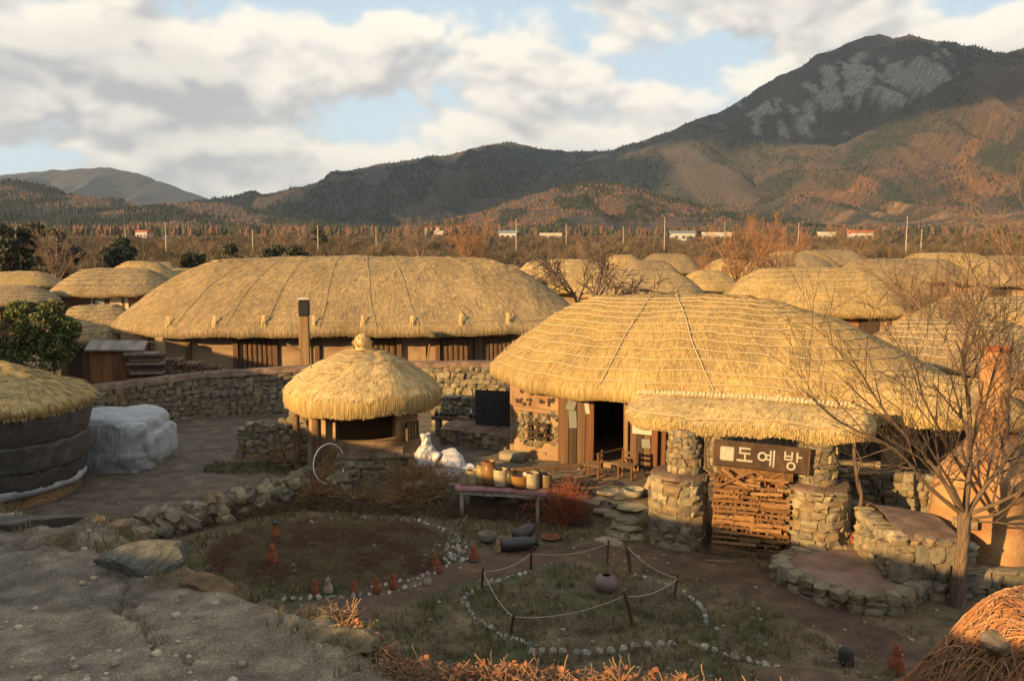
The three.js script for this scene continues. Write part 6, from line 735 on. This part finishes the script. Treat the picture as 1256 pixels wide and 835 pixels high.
scatter('shoulder_grass', 'sparse withered grass on the rampart edge', 'grass', bladeG, 700, (R) => { const x = -3 + R() * 3, d = poly(EDGE, x) - 0.25 + R() * 0.6; return fbm(x * 3, d * 3, 2, 5) > 0.45 ? [x, rampY(x, d) - 0.005, d, 0.04 + R() * 0.06, 0.15, 0.12, 0.06] : null; });
{
  const rock = (label, x, d, s, m, rot) => tag(part(null, 'flat_rock', facetRock(Math.round(x * 100 + 900)), m, [x, rampY(x, d) - s[1] * 0.14, -d], rot, s), label, 'rock', 'rocks set in the rampart edge');
  const blue = mat(0.27, 0.275, 0.265, { t: 'stone', bump: 0.05, rp: [3, 3] }), tan = mat(0.27, 0.22, 0.15, { t: 'stone', bump: 0.02, rp: [2, 2] });
  rock('pale blue-grey slab of rock on the rampart edge', -1.80, 4.16, [0.5, 0.2, 0.26], blue, [0.1, 0.15, 0.05]); rock('dark flat rock at the far left of the rampart edge', -2.72, 4.74, [0.6, 0.08, 0.2], mat(0.15, 0.145, 0.13, { t: 'stone', bump: 0.02, rp: [2, 2] }), [0, 0.3, 0]); rock('orange-stained rock right of the pale blue slab', -1.38, 3.92, [0.34, 0.16, 0.2], mat(0.26, 0.17, 0.09, { t: 'stone', bump: 0.02, rp: [2, 2] }), [0.1, -0.4, -0.1]); rock('tan stone at the rampart edge above the creeper', -0.92, 3.66, [0.2, 0.12, 0.14], tan, [0, 0.3, 0]); rock('flat tan slab half under the creeper', -0.70, 3.36, [0.36, 0.12, 0.2], tan, [0.1, -0.5, 0.1]); rock('small tan stone between the two rampart slabs', -1.08, 3.72, [0.12, 0.08, 0.1], tan, [0, 0, 0.2]);
}
{
  const t = thing('vine_mound', 'stone mound at lower right overgrown with dead orange vines', 'vine mound', [4.15, 1.92, 5.95]), R = rng(47);
  const Y = (x, z) => { const q = Math.sqrt((x / 1.25) ** 2 + (z / 1.2) ** 2); return 0.92 * (1 - sstep(0.45, 1.12, q)) - 0.5 * sstep(0.9, 1.6, q) + 0.16 * (fbm(x * 2 + 5, z * 2 + 5, 3, 51) - 0.5) - 0.12 * x; };
  obj('earth_core', grid(60, 60, (u, v) => { const x = lerp(-1.9, 2.2, u), z = lerp(1.8, -1.8, v); return [x, Y(x, z), z, x, z]; }), mat(0.23, 0.15, 0.085, { t: 'soil', bump: 0.05, rp: [0.7, 0.7] }), t); obj('buttress', lump(new THREE.BoxGeometry(3.4, 2.5, 3.0, 10, 8, 10), 0.1, 1.5, 5).translate(0.2, -1.55, 0), M.stonesDark[1], t);
  for (const [x, z, s] of [[-0.75, 0.1, 0.34], [-0.95, 0.45, 0.22], [-0.35, -0.2, 0.26], [-1.05, -0.1, 0.2]]) part(t, 'stone', facetRock(Math.round(s * 100)), M.stones[3], [x, Y(x, z) - 0.03, z], [0.1, x * 3, 0.1], [s, s * 0.5, s * 0.8]);
  const cols = [mat(0.36, 0.16, 0.06), mat(0.27, 0.125, 0.06), mat(0.42, 0.25, 0.12), mat(0.20, 0.10, 0.055)]; for (let c = 0; c < 4; c++) { const g = new GB(); for (let k = 0; k < 420; k++) { let x = -1.5 + R() * 2.8, z = -1.0 + R() * 2.4, a = -0.25 + (R() - 0.5) * (x < -0.7 ? 2.6 : 0.7); const pts = [], n = 8 + Math.floor(R() * 8); for (let q = 0; q < n; q++) { pts.push(v3(x, Y(x, z) + 0.008 + R() * 0.03 + (q === 0 || q === n - 1 ? -0.02 : 0), z)); a += (R() - 0.5) * 0.5; x += Math.cos(a) * 0.085; z -= Math.sin(a) * 0.085; } g.tube(pts, 0.0025 + R() * R() * 0.006, 4); } obj('vine', g.build(), cols[c], t).userData.kind = 'stuff'; }
}

// grit and small stones lying on the walkway
scatter('gravel', 'loose grit and small stones on the rampart walkway', 'gravel', STONE[2], 3200, (R) => { const x = -3.8 + R() * 3.9, d = 2.0 + R() * 3.6, q = d - poly(EDGE, x); if (q > 0.25 || (fbm(x * 1.5, d * 1.5, 3, 201) < 0.46 && R() < 0.75)) return; const s = 0.004 + R() ** 5 * 0.028, v = R(); return [x, rampY(x, d) + s * 0.15, d, s, ...(v < 0.5 ? [0.34, 0.29, 0.21] : v < 0.8 ? [0.22, 0.20, 0.165] : [0.30, 0.27, 0.22]), 0.65]; });
scatter('path_litter', 'scattered straw bits and small stones on yard and garden earth', 'litter', STONE[4], 2600, (R) => { const x = -9 + R() * 16, d = 10 + R() * 12, s = 0.012 + R() ** 3 * 0.06; if (x < -5 && d < 14.5) return; return [x, gy(x, d) + s * 0.1, d, s, ...(R() < 0.6 ? [0.24, 0.2, 0.14] : [0.17, 0.15, 0.12]), 0.6]; });
renderer.render(scene, camera);
